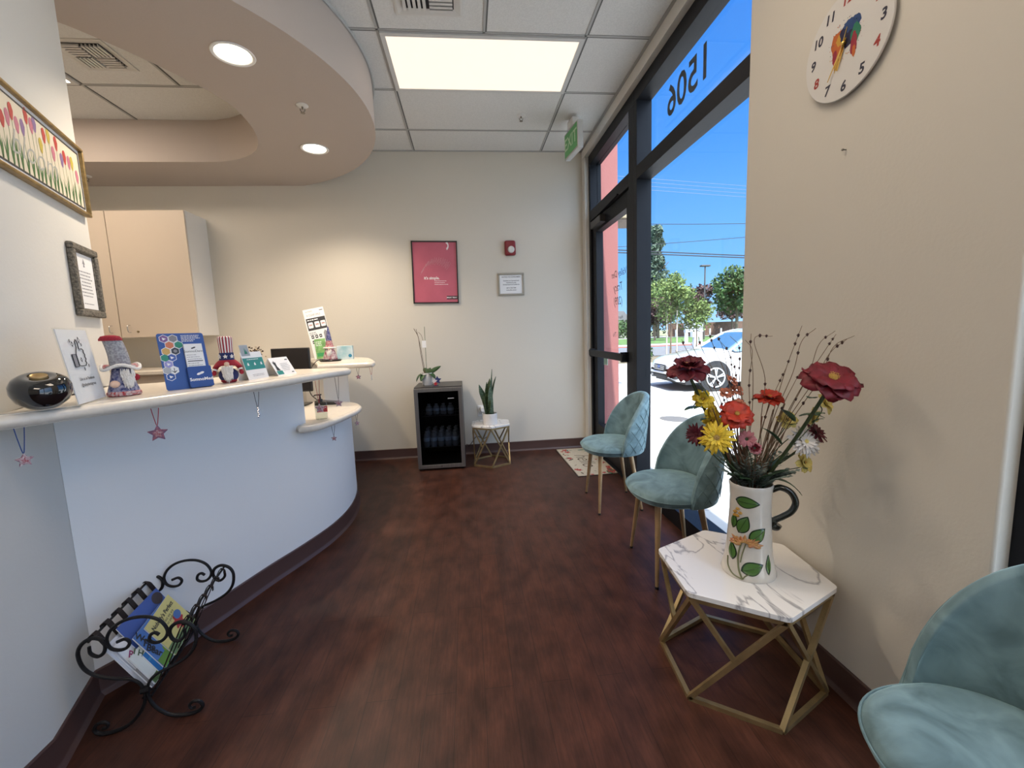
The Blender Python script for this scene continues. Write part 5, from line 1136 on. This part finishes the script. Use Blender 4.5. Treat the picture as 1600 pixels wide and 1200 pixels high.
# ---- filler: brown dry stems, dusty miller, dark leaves
t = thing('dry_stem_bundle', 'bundle of short reddish brown dry stems in the middle of the vase mouth', 'dried stems', (VX, VY, VZ+.25))
for i in range(34):
    a = random.uniform(0, 2*pi); r_ = random.uniform(0, .035); s_ = -1 if i % 5 < 3 else 1; L_ = random.uniform(.12, .27); dx = s_*random.uniform(.02, .13)*L_/.2
    b = MB().tube(catmull([(r_*cos(a), r_*sin(a), 0), (r_*cos(a)+dx*.3, r_*sin(a), .10), (r_*cos(a)+dx, r_*sin(a)-random.uniform(-.03, .04), .08+L_)], 4), random.uniform(.0010, .0020), 5, [STBR, TWG, mat('reddish_stem', (.20, .06, .03), .8)][i % 3]); b.build('dry_stem', None, t)
t = thing('dusty_miller', 'grey-green feathery foliage spilling over the vase rim', 'foliage', (VX, VY, VZ+.28)); DM = mat('grey_green_foliage', (.14, .18, .15), .8, var=.3, vs=40)
for i in range(54):
    a = random.uniform(0, 2*pi); d = V((cos(a), sin(a), random.uniform(1.0, 4.5))).normalized(); p = V((.04*cos(a), .04*sin(a), .03)); b = MB(); L_ = random.uniform(.06, .13); q = p; n_ = 7
    for k in range(n_):
        q2 = q+d*(L_/n_); b.tube([q, q2], .0011, 4); 
        for s_ in (-1, 1): sd = d.cross(V((0, 0, 1))).normalized()*s_; blade(b, q2, sd*.8+d*.7, .030*(1-k/n_*.5), .0065, .3, n=3)
        q = q2; d = (d+V((random.uniform(-.1, .1), random.uniform(-.1, .1), -.08))).normalized()
    b.build('sprig', DM, t)
t = thing('leaf_sprig', 'dark green glossy leaves around the vase mouth with one drooping to the right', 'foliage', (VX, VY, VZ+.30)); o_ = t.location
leaves_ = [((.05, -.01, .03), (.9, -.35, .15), .125, .014, 1.5), ((.02, -.03, .03), (.55, -.5, 1.0), .09, .018, .9), ((-.04, -.02, .03), (-.8, -.4, .9), .11, .016, .9), ((-.03, -.03, .03), (-.6, -.4, .8), .07, .016, 1.0), ((.03, 0, .03), (.6, -.2, .9), .12, .019, .6), ((-.03, 0, .02), (-.6, .1, .9), .13, .018, .5), ((.0, -.03, .02), (.1, -.6, .9), .09, .016, .8), ((.0, .03, .02), (-.2, .5, .9), .12, .018, .8), ((.04, .01, .02), (.9, .2, .45), .12, .018, 1.2)]
for p, d, L_, w_, dr in leaves_: b = MB(); blade(b, p, d, L_, w_, dr); b.build('leaf', LFD, t, solid=.0012)
# ================================================================== MAGAZINE RACK
RL = V((-.1781833, .98399731, 0)); RS = V((.98399731, .1781833, 0)); RO = V((-1.105, 1.392, 0)); RLEN = .365
t = thing('magazine_rack', 'black wrought-iron scroll magazine rack on the floor by the desk', 'magazine rack', frame(RO, RS, RL))   # local x across, y along, z up
bodyR = [(.128, .314), (.127, .291), (.11, .276), (.093, .286), (.087, .313), (.098, .333), (.121, .340), (.147, .325), (.159, .295), (.152, .250), (.128, .217), (.085, .193), (.038, .177), (.012, .152), (.004, .116)]
footR = [(.004, .116), (.008, .086), (.026, .051), (.058, .020), (.100, .0075), (.135, .0105), (.150, .026), (.144, .043), (.126, .049), (.113, .039), (.118, .026), (.130, .027)]
arch = [(-.056, .312), (-.034, .317), (-.023, .303), (-.034, .286), (-.055, .284), (-.075, .297), (-.081, .326), (-.067, .356), (-.038, .377), (0, .384), (.038, .377), (.067, .356), (.081, .326), (.078, .303), (.062, .287), (.042, .286), (.030, .297), (.034, .314), (.047, .320), (.058, .310)]
for yy, nm in ((0, 'near_end_frame'), (RLEN, 'far_end_frame')):
    for s_ in (1, -1):
        for pl, nn_ in ((bodyR, 'side_scroll'), (footR, 'foot_scroll')):
            P_ = catmull([(s_*x, yy, z) for x, z in pl], 6); MB().tube(P_, [.0048+.0012*sin(pi*min(1, i/len(P_)*1.2)) for i in range(len(P_))], 8).build(nn_, IRON, t)
    MB().tube(catmull([(x, yy, z) for x, z in arch], 6), .0052, 8).build('handle_scroll', IRON, t)
    MB().tube([(-.012, yy, .13), (.012, yy, .13)], .012, 8).build('collar', IRON, t)
for s_ in (1, -1): MB().tube([(s_*.128, 0, .330), (s_*.128, RLEN, .330)], .004, 8).build('top_rail', IRON, t)
for s_ in (.011, -.011): MB().tube([(s_, 0, .101), (s_, RLEN, .101)], .004, 8).build('bottom_rail', IRON, t)
SLT = mat('brown_black_strap', (.022, .014, .012), .4, .4)
for k in range(6):
    y = .03+k*(RLEN-.06)/5
    P_ = [(-.139, .318), (-.140, .332), (-.128, .341), (-.120, .332), (-.064, .218), (-.012, .108), (-.008, .103), (.008, .103), (.012, .108), (.064, .218), (.120, .332), (.128, .341), (.140, .332), (.139, .318)]
    b = MB(); w_ = .011
    for (x0, z0), (x1, z1) in zip(P_[:-1], P_[1:]): b.bar((x0, y, z0), (x1, y, z1), .003, w_*2 if x1 <= .0 else .008, up=(0, 1, 0))
    b.build('strap', SLT, t, smooth=False)
# books: frames on the plane leaning against the wall-side straps
bo = RO+V((0, 0, .10))+RS*.002; bv = V((-.48418, -.08768, .87056)); bn = RL.cross(bv).normalized()
if bn.x < 0: bn = -bn
def book(label, u0, u1, v0, v1, off, th, m, rot=0, name='book', cat='book', art=None, grp='magazines and children\'s books in the rack'):
    cx, cy = (u0+u1)/2, (v0+v1)/2; c = bo+RL*cx+bv*cy+bn*off
    M = frame(c, RL, bv) @ RZ(rot)
    if (M.to_3x3() @ V((0, 0, 1))).dot(bn) < 0: M = frame(c, -RL, bv) @ RZ(rot)
    tt = thing(name, label, cat, M, grp); a, h_ = (u1-u0)/2, (v1-v0)/2
    MB().box(-a, a, -h_, h_, -th, -.0006).build('pages', PAPER, tt, smooth=False); MB().box(-a-.001, a+.001, -h_-.001, h_+.001, -.0006, 0).build('cover', m, tt, smooth=False)
    if art:
        b = MB(); art(b, a, h_); b.build('cover_print', None, tt, smooth=False)
    return tt
bc = lambda n_, c: mat(n_, c, .35)
def art_y(b, a, h_):
    T_ = Matrix.Identity(4); b.rect(-a, a, -h_, -h_*.62, bc('sage_print', (.13, .22, .10)), None, .0004)
    b.rect(-a, -a*.5, -h_*.62, -h_*.52, bc('sage_print', (.13, .22, .10)), None, .0004)
    b.text("Nobody's Perfect", .022, INK, T(.0, h_*.62, .0006), bold=.0006); b.text('but we are', .015, INK, T(.02, h_*.36, .0006)); b.text('so perfectly', .015, INK, T(.02, h_*.18, .0006))
    b.poly([(a*.35+.028*(1+.25*cos(7*q))*cos(q), -h_*.25+.024*(1+.25*cos(7*q))*sin(q)) for q in [2*pi*i/40 for i in range(40)]], bc('print_red', (.45, .04, .05)), None, .0006)
    b.poly([(a*.55+.022*cos(q), h_*.02+.016*sin(q)) for q in [2*pi*i/16 for i in range(16)]], bc('print_blue', (.08, .18, .45)), None, .0007)
def art_b(b, a, h_):
    b.rect(-a, a, -h_, -h_*.5, bc('meadow_print', (.12, .28, .05)), None, .0004); b.rect(a*.5, a, -h_, -h_*.2, bc('orange_print', (.55, .22, .05)), None, .0005)
    b.poly([(-a*.1+.035*cos(q), -h_*.45+.02*sin(q)) for q in [2*pi*i/16 for i in range(16)]], bc('lime_print', (.25, .38, .04)), None, .0006)
    for s_, y in (('We', .7), ('The', .25), ('Bear', -.1)): b.text(s_, .034, INK, T(-a*.78, h_*y, .0007) @ RZ(-1.2), bold=.001)
def art_m(b, a, h_):
    b.tube([(-a*.62+.026*cos(q), .01+.026*sin(q), .0006) for q in [2*pi*i/32 for i in range(33)]], .0018, 4, PAPER); b.text('m', .040, PAPER, T(-a*.62, .012, .0006), bold=.001)
    b.text('Mvision', .058, PAPER, T(a*.12, .014, .0006), bold=.0008); b.poly([(a*.75+.03*cos(q), h_*.7+.022*sin(q)) for q in [2*pi*i/16 for i in range(16)]], bc('portrait_dark', (.04, .03, .04)), None, .0006)
def art_h(b, a, h_):
    b.rect(-a, a, -h_, -h_*.62, bc('olive_border', (.08, .14, .04)), None, .0004); b.text('I Heart', .030, bc('olive_ink', (.05, .09, .03)), T(-a*.5, h_*.45, .0006) @ RZ(-1.1), bold=.0008)
    b.poly([(-a*.05, h_*.3), (a*.1, h_*.1), (a*.05, -h_*.2), (a*.3, -h_*.4), (a*.1, h_*.8)], INK, None, .0006)
def art_c(b, a, h_): b.rect(-a, a, h_*.3, h_*.5, bc('cyan_print', (.03, .25, .50)), None, .0004); b.text('Go', .03, INK, T(-a*.6, h_*.6, .0006))
def art_p(b, a, h_): b.text('Baby', .036, bc('magenta_ink', (.35, .03, .18)), T(-a*.62, h_*.05, .0006) @ RZ(-1.0), bold=.0006); lines(b, -a*.2, a*.7, h_*.6, 6, .02, .006, GREYINK, None, .0005)
book('white magazine lying deepest against the wall side of the rack', .010, .265, .030, .215, .009, .004, bc('glossy_white', (.72, .72, .75)))
book('second white magazine from the wall side of the rack, slightly raised', .020, .285, .030, .208, .014, .004, bc('glossy_pale', (.60, .60, .64)), rot=.02)
book('white magazine with magenta lettering at the near end of the rack', .022, .21, .030, .200, .020, .004, PAPER, art=art_p)
book('royal blue magazine with a circled m logo behind the picture books', .068, .315, .040, .232, .026, .004, bc('royal_blue_cover', (.055, .11, .36)), rot=-.02, art=art_m)
book('grey catalogue standing at the bottom of the rack', .0, .16, .020, .10, .032, .005, bc('grey_catalogue', (.22, .21, .20)))
book('white picture book with olive border and black figure', .008, .205, .022, .142, .038, .005, bc('white_cover', (.72, .74, .68)), art=art_h)
book('bright blue picture book low in the rack', .045, .220, .028, .115, .043, .004, bc('bright_blue_cover', (.015, .15, .42)), art=art_c)
book('blue picture book with green meadow and black title', .060, .245, .030, .182, .049, .005, bc('sky_blue_cover', (.07, .18, .48)), rot=.03, art=art_b)
book('pale yellow picture book with red creature, frontmost in the rack', .115, .300, .034, .180, .055, .005, bc('pale_yellow_cover', (.68, .62, .25)), rot=.08, art=art_y)
# ================================================================== OUTSIDE
CONC = mat('pale_concrete', (.42, .415, .395), .8, var=.10, vs=3, bump=.1, bs=200)
JNT = mat('concrete_joint', (.26, .25, .24), .9)
ASPH = mat('grey_asphalt', (.14, .14, .145), .9, var=.10, vs=6, bump=.2, bs=200)
LOT = mat('light_lot_concrete', (.40, .395, .38), .85, var=.12, vs=1.5)
GRASS = mat('lawn_green', (.08, .15, .035), .95, var=.25, vs=3, bump=.6, bs=80)
def slab(name, pts, z, m, th=.1):
    return struct(MB().prism(pts, z-th, z).build(name, m, smooth=False))
b = MB(); b.add([(1.36, -12, -.015), (3.95, -12, -.10), (3.95, 60, -.10), (1.36, 60, -.015), (1.36, -12, -.4), (3.95, -12, -.4), (3.95, 60, -.4), (1.36, 60, -.4)], [(0, 1, 2, 3), (1, 5, 6, 2), (0, 4, 5, 1), (3, 2, 6, 7), (0, 3, 7, 4)], CONC)
for y in [k*1.52-11 for k in range(40)]: b.add([(1.36, y, -.0145), (3.95, y, -.0995), (3.95, y+.012, -.0995), (1.36, y+.012, -.0145)], [(0, 1, 2, 3)], JNT)
for x in (2.62, 3.80): z = -.015-(x-1.36)/2.59*.085+.0006; b.add([(x, -12, z), (x+.012, -12, z), (x+.012, 60, z), (x, 60, z)], [(0, 1, 2, 3)], JNT)
struct(b.build('sidewalk', None, smooth=False))
slab('parking_lot', [(3.95, -12), (60, -12), (60, 18), (3.95, 18)], -.30, LOT)
slab('planting_strip', [(3.95, 18), (60, 18), (60, 21.5), (3.95, 21.5)], -.26, mat('bark_mulch', (.16, .13, .08), .95, var=.4, vs=20))
slab('street', [(3.95, 21.5), (90, 21.5), (90, 31.5), (3.95, 31.5)], -.36, ASPH)
slab('red_kerb', [(3.95, 31.5), (90, 31.5), (90, 32.2), (3.95, 32.2)], -.20, mat('faded_red_kerb', (.30, .13, .11), .8))
slab('far_sidewalk', [(3.95, 32.2), (90, 32.2), (90, 35), (3.95, 35)], -.20, CONC)
tag(MB().prism([(3.95, 35), (110, 35), (110, 52), (3.95, 52)], -.4, -.17).build('lawn', GRASS, smooth=False), 'mown green lawn across the street', 'lawn')['kind'] = 'stuff'
slab('driveway', [(3.95, 52), (140, 52), (140, 60), (3.95, 60)], -.16, CONC)
slab('far_ground', [(-60, 60), (240, 60), (240, 150), (-60, 150)], -.2, mat('dry_ground', (.22, .24, .12), .95, var=.3, vs=.3))
# manhole
t = thing('manhole_cover', 'round dark manhole cover in the pale sidewalk', 'manhole cover', (2.86, 5.72, -.068))
cv = MB().lathe([(0, 0), (.19, 0), (.20, .002), (.20, .008), (.185, .010), (.183, .006), (0, .006)], 40).build('lid', mat('weathered_iron', (.16, .15, .14), .7, .4, bump=.4, bs=60), t); cv.rotation_euler = (0, R_(1.9), 0)
# neighbouring pink pilaster and canopy beam
PK = mat('salmon_pink_stucco', (.26, .095, .088), .85, bump=.15, bs=80)
t = thing('facade_pilaster', 'salmon pink stucco pilaster outside next to the glass door', 'pilaster', (1.49, 4.85, -.02))
MB().box(-.13, .13, -.33, .40, 0, 3.9).build('shaft', PK, t, bevel=.01); MB().box(-.12, .145, -.345, .42, 0, .22).build('plinth', mat('darker_salmon_stucco', (.20, .075, .065), .85), t, bevel=.01)
struct(MB().box(-.5, 1.36, 4.53, 16, -.1, 4.2).build('wall_neighbour', PK, smooth=False))
struct(MB().box(-3.9, 1.36, -3.3, 4.53, 3.10, 3.5).build('roof', CONC, smooth=False))
t = thing('canopy_beam', 'beige canopy beam sticking out of the building beyond the door', 'canopy', (2.4, 8.4, 3.27))
MB().box(-1.04, 1.05, -.4, .4, 0, .42).build('beam', mat('beige_stucco', (.30, .25, .16), .85), t, bevel=.01); MB().box(-1.0, .95, -.35, .35, -.02, 0).build('soffit_panel', mat('brown_soffit', (.16, .13, .10), .8), t, smooth=False)
# ------------------------------------------------------------------ car
CW = mat('white_car_paint', (.60, .61, .61), .18, coat=1); CG = mat('dark_car_glass', (.06, .13, .20), .05, spec=1, coat=1); CB = mat('black_car_trim', (.015, .015, .017), .5)
t = thing('parked_car', 'white sedan parked nose towards the window, front wheel in view', 'car', T(4.74, 10.25, -.30))
def sec(x):
    # half width, low, shoulder z, top z
    K_ = [(0, .55, .30, .50, .60), (.08, .70, .24, .60, .70), (.30, .82, .22, .70, .79), (.9, .875, .20, .80, .90), (1.35, .885, .20, .86, .955), (2.2, .89, .19, .90, .96), (3.6, .885, .20, .92, .99), (4.2, .86, .22, .93, 1.03), (4.55, .78, .26, .88, 1.0), (4.68, .62, .34, .75, .85)]
    for a, c in zip(K_, K_[1:]):
        if a[0] <= x <= c[0]: q = (x-a[0])/(c[0]-a[0]); return [a[i]+(c[i]-a[i])*q for i in range(1, 5)]
    return K_[-1][1:]
def carpt(x, v):
    w, lo, sh, tp_ = sec(x); s_ = -1 if v < .5 else 1; q = abs(v-.5)*2   # 1 at the sill, 0 at the centre line on top
    prof = [(1.0*0, tp_+.02), (.45, tp_+.012), (.80, tp_-.02), (.95, sh), (1.0, sh-.14), (1.0, lo+.2), (.96, lo)]
    f = q*(len(prof)-1); i = min(int(f), len(prof)-2); f -= i; return V((x, s_*w*(prof[i][0]+(prof[i+1][0]-prof[i][0])*f), prof[i][1]+(prof[i+1][1]-prof[i][1])*f))
b = MB().grid(lambda u, v: carpt(4.68*u, v), 60, 36); n0_ = len(b.v)
b.add([carpt(0, v/24) for v in range(25)], [tuple(range(25))]); b.add([carpt(4.68, v/24) for v in range(25)], [tuple(range(25))[::-1]])
b.build('body', CW, t, ang=50, recalc=True)
def roofp(u, v):      # greenhouse: u along, v across
    xs = [(1.30, .93, .80), (1.55, 1.08, .74), (1.95, 1.33, .64), (2.3, 1.415, .60), (2.9, 1.43, .60), (3.35, 1.38, .60), (3.75, 1.20, .66), (4.05, 1.03, .74)]
    f = u*(len(xs)-1); i = min(int(f), len(xs)-2); f -= i; x, z, w = [xs[i][k]+(xs[i+1][k]-xs[i][k])*f for k in range(3)]
    q = 2*v-1; return V((x, q*w, z-.035*q*q))
MB().grid(lambda u, v: roofp(.02+u*.27, .06+v*.88), 10, 12).build('windscreen', CG, t, recalc=True, solid=.01)
MB().grid(lambda u, v: roofp(.30+u*.44, v), 14, 14).build('roof', CW, t, recalc=True, solid=.02)
MB().grid(lambda u, v: roofp(.76+u*.22, .06+v*.88), 10, 12).build('rear_window', CG, t, recalc=True, solid=.01)
for s_ in (0, 1):
    MB().grid(lambda u, v: roofp(.04+u*.92, s_)*(1-v)+V((1.30+2.75*(.04+u*.92), (-1 if s_ == 0 else 1)*.845, .90))*v, 26, 4).build('side_window', CG, t, recalc=True, solid=.01)
    MB().tube([roofp(u/20, s_*.97+.015) for u in range(0, 21)], .028, 8).build('roof_rail', CW, t)
    sy = -1 if s_ == 0 else 1
    MB().bar((2.45, sy*.86, .90), (2.50, sy*.63, 1.38), .05, .03).build('door_pillar', CB, t)
    MB().ball((1.75, sy*.98, 1.0), .11, 14, sc=(.6, 1, .7)).build('wing_mirror', CW, t)
    for x in (.92, 3.62):
        w_ = MB().lathe([(0, -.11), (.30, -.11), (.325, -.09), (.325, .09), (.30, .11), (0, .11)], 40, M=frame((x, sy*.79, .325), (1, 0, 0), (0, 0, 1))).build('tyre', mat('tyre_rubber', (.02, .02, .02), .8), t)
        b = MB(); Mw = frame((x, sy*.915, .325), (1, 0, 0), (0, 0, 1)) if sy < 0 else frame((x, sy*.915, .325), (-1, 0, 0), (0, 0, 1))
        b.lathe([(.215, -.03), (.235, 0), (.225, .008), (.205, 0), (.20, -.03)], 36, M=Mw); b.lathe([(0, -.02), (.05, -.01), (.045, .01), (0, .012)], 16, M=Mw)
        for k in range(5):
            for d in (-.10, .10): a = 2*pi*k/5+pi/2; b.bar(Mw @ V((.04*cos(a), .04*sin(a), 0)), Mw @ V((.21*cos(a+d*1.3), .21*sin(a+d*1.3), -.003)), .028, .016, up=(0, 1, 0))
        b.build('alloy_rim', mat('silver_alloy', (.55, .55, .56), .3, .6), w_, recalc=True)
        MB().lathe([(0, 0), (.36, 0), (.372, .006), (.372, .012), (0, .012)], 40, M=frame((x, sy*(.885 if sy < 0 else .885), .345), (1, 0, 0), (0, 0, 1))).build('wheel_arch', CB, t)
    # headlamp
    hl = MB().grid(lambda u, v: V((.05+.42*u, sy*(.50+.33*u**.6), .50+.13*v+.13*u-.03*v*u))+V((-.02*sin(pi*v), sy*.012, 0)), 10, 5)
    hl.build('headlamp', mat('headlamp_lens', (.55, .58, .50), .08, coat=1), t, recalc=True, solid=.01)
    MB().box(.02, .12, sy*.45, sy*.70, .30, .39).build('fog_lamp_recess', CB, t, bevel=.01)
MB().box(-.035, .10, -.30, .30, .46, .615).build('grille', CB, t, bevel=.02)
b = MB()
for z in (.50, .54, .58): b.box(-.045, -.03, -.28, .28, z-.006, z+.006)
b.build('grille_bars', CHROME, t, smooth=False)
MB().lathe([(0, 0), (.055, 0), (.05, .01), (0, .012)], 24, M=frame((-.046, 0, .555), (0, -1, 0), (0, 0, 1)) @ Matrix.Diagonal((1.3, .75, 1, 1))).build('oval_badge', mat('blue_badge', (.05, .1, .3), .2), t)
MB().box(-.03, .10, -.36, .36, .28, .37).build('lower_intake', CB, t, bevel=.01)
MB().box(-.04, .12, -.72, .72, .385, .455).build('bumper_strip', CW, t, bevel=.03, seg=3)
MB().box(.25, 4.4, -.80, .80, .17, .30).build('underbody', CB, t)
# ------------------------------------------------------------------ trees
TRK = mat('tree_bark', (.15, .11, .075), .9, var=.3, vs=20, bump=.5, bs=30)
def leafmat(n_, c, c2_): return mat(n_, c, .7, col2=c2_, vs=1.6)
def tree(name, label, x, y, h, crown, r, lm, n=1500, ls=.12, trunk_r=.06, z0=-.25, conical=False, group=None, ht=None, seed=1):
    rnd = random.Random(seed); t = thing(name, label, 'tree', (x, y, z0), group)
    cz = crown; b = MB()
    b.tube([(0, 0, 0), (.02, 0, cz*.6), (0, 0, h*.9)], [trunk_r, trunk_r*.8, trunk_r*.2], 8)
    for i in range(7):
        a = i*2.4; z = cz+(h-cz)*(.05+.1*i); b.tube([(0, 0, z*.9), (r*.5*cos(a), r*.5*sin(a), z+r*.25)], [trunk_r*.4, trunk_r*.15], 5)
    b.build('trunk', TRK, t)
    blobs = []
    for i in range(16):
        if conical: q = i/16; rr_ = r*(1-q)*.75; a = i*2.4; blobs.append((rr_*.5*cos(a), rr_*.5*sin(a), cz+(h-cz)*q, max(.25*r, rr_)))
        else:
            a = i*2.4; u_ = rnd.random(); e_ = sqrt(rnd.random())*.62; zz = rnd.uniform(.22, .80); blobs.append((r*e_*cos(a), r*e_*sin(a), cz+(h-cz)*zz, r*rnd.uniform(.30, .46)))
    b = MB(); vs = []; fs = []
    for i in range(n):
        bx, by, bz, br = blobs[i % 16]; d = V((rnd.gauss(0, 1), rnd.gauss(0, 1), rnd.gauss(0, .8))).normalized()*br*rnd.uniform(.55, 1.08)
        c = V((bx, by, bz))+d; a = V((rnd.gauss(0, 1), rnd.gauss(0, 1), rnd.gauss(0, 1))).normalized()*ls*rnd.uniform(.6, 1.2); w = a.cross(V((rnd.gauss(0, 1), rnd.gauss(0, 1), rnd.gauss(0, 1)))).normalized()*ls*.55; k = len(vs)
        vs += [c-a, c+w, c+a, c-w]; fs.append((k, k+1, k+2, k+3))
    b.add(vs, fs); b.build('crown', lm, t, smooth=False); return t
LM1 = leafmat('bright_tree_leaf', (.06, .12, .02), (.17, .22, .06)); LM2 = leafmat('deep_tree_leaf', (.025, .065, .018), (.07, .13, .03)); LM3 = leafmat('plum_tree_leaf', (.045, .02, .024), (.10, .05, .045)); LM4 = leafmat('pine_needle', (.04, .075, .045), (.11, .15, .10))
tree('young_street_tree', 'small bright green street tree staked with poles behind the car', 9.9, 20.3, 4.2, 1.4, 1.25, LM1, 2600, .085, .05, seed=3)
tree('young_street_tree', 'second young street tree, lower and further right behind the car', 11.4, 20.6, 2.9, 1.2, .95, LM1, 1500, .08, .04, seed=5)
tree('conifer', 'tall pale conifer rising behind the young street trees', 27.0, 60, 15.6, 2.2, 3.4, LM4, 3600, .32, .25, conical=True, seed=2)
tree('shade_tree', 'large round dark green tree at the right edge of the window view', 30.2, 46, 8.2, 2.2, 3.1, LM2, 3600, .24, .22, seed=7)
tree('shade_tree', 'deep green tree standing behind the street trees at left', 22.8, 50, 7.0, 1.6, 3.0, LM2, 2600, .24, .2, seed=9)
tree('plum_tree', 'purple-leaved plum tree between the green trees, by the lamp post', 27.8, 50, 6.6, 1.8, 2.2, LM3, 2000, .22, .15, seed=11)
tree('plum_tree', 'purple-leaved plum tree partly behind the right shade tree', 33.5, 52, 6.6, 1.4, 2.2, LM3, 1500, .22, .15, seed=12)
tree('plum_tree', 'dark plum tree behind the left mullion side of the view', 18.8, 42, 5.0, 1.2, 1.9, LM3, 1500, .2, .12, seed=13)
tree('shade_tree', 'green tree behind the lamp post and the fence', 25.8, 58, 7.2, 1.6, 2.6, LM1, 2200, .25, .15, seed=15)
tree('low_shrub', 'low rounded shrub at the street edge left of the car', 7.9, 18.9, .75, .05, .6, LM2, 900, .06, .02, seed=16)
tree('hedge_shrub', 'dense green hedge shrub far across the street', 20.5, 56, 2.2, .1, 2.8, LM2, 1500, .2, .05, seed=17)
for dx, lb in ((-.22, 'left'), (.30, 'right')):
    tag(MB().tube([(9.9+dx, 20.25, -.26), (9.9+dx, 20.25, 2.0)], .035, 8).build('tree_stake', mat('pale_wood_stake', (.45, .40, .32), .8)), 'pale wooden stake on the %s of the staked street tree' % lb, 'stake')
t = thing('lamp_post', 'tall slim lamp post with flat head standing among the trees', 'lamp post', (22.9, 40, -.18))
MB().tube([(0, 0, 0), (0, 0, 7.0)], [.09, .06], 10).build('pole', mat('bronze_pole', (.06, .055, .05), .6), t); MB().box(-.45, .45, -.2, .2, 6.95, 7.1).build('lamp_head', MATS['bronze_pole'], t, bevel=.03)
# wires: each span a thing
WR = mat('black_cable', (.03, .03, .035), .6); WR2 = mat('pale_cable', (.14, .19, .27), .6)
def wire(label, z0, z1, sag, r, m, y=30):
    pts = [(-20+90*i/40, y, (z0+(z1-z0)*((-20+90*i/40)-12.5)/7.7)-sag*4*(.25-(((-20+90*i/40)-16)/60)**2) + sag) for i in range(41)]
    tag(MB().tube(pts, r, 5).build('overhead_wire', m), label, 'wire', 'overhead wires across the street')
wire('upper sagging black overhead wire crossing above the conifer', 8.38, 8.31, 1.2, .022, WR); wire('middle black overhead wire rising to the right', 6.95, 7.38, .6, .02, WR)
wire('thick black overhead cable just over the tree tops', 6.55, 6.10, .3, .040, WR); wire('second thick black cable directly under the first', 6.38, 5.95, .3, .040, WR)
for i, z in enumerate((11.45, 11.2, 10.95, 10.7)): wire('thin pale overhead wire, number %s from the top of four' % ('one', 'two', 'three', 'four')[i], z, z-.55, .3, .016, WR2)
# fence, house, sign
t = thing('garden_fence', 'brown board fence across the street below the shade tree', 'fence', (30, 54, -.2))
MB().box(-4, 12, -.05, .05, 0, 1.75).build('boards', mat('brown_fence_boards', (.12, .07, .05), .9, var=.3, vs=6), t)
for k in range(11): MB().box(-4+k*1.5, -3.85+k*1.5, -2.05, -1.9, .0, .95).build('white_post', WHITE, t)
t = thing('far_house', 'low pale house with grey roof far across the street at left', 'house', (21, 66, -.2))
MB().box(-6, 3, -3, 3, 0, 2.6).build('wall', mat('pale_house_wall', (.5, .5, .46), .8), t); MB().prism([(-6.5, 2.5), (3.5, 2.5), (2.2, 3.9), (-5.2, 3.9)], -3.4, 3.4, M=frame((0, 0, 0), (1, 0, 0), (0, 0, 1))).build('roof', mat('grey_shingle', (.16, .16, .17), .9), t)
MB().box(-1.5, .2, -3.05, -3, .9, 1.9).build('window', CG, t)
t = thing('monument_sign', 'grey panel sign structure beneath the lamp post', 'sign', (17.9, 32.8, -.2))
MB().box(-.75, .75, -.15, .15, .9, 1.75).build('panel', mat('grey_sign_panel', (.34, .37, .40), .6), t); MB().box(-.7, -.5, -.1, .1, 0, .9).build('post', WHITE, t); MB().box(.5, .7, -.1, .1, 0, .9).build('post', WHITE, t); MB().box(-.8, .8, -.2, .2, 1.75, 1.85).build('cap', WHITE, t)
t = thing('white_bollard', 'white utility post at the street edge above the windscreen', 'bollard', (14.2, 25.8, -.34))
MB().box(-.12, .12, -.12, .12, 0, 1.05).build('post', WHITE, t); MB().box(-.25, .25, -.15, .15, .85, 1.2).build('box', WHITE, t)
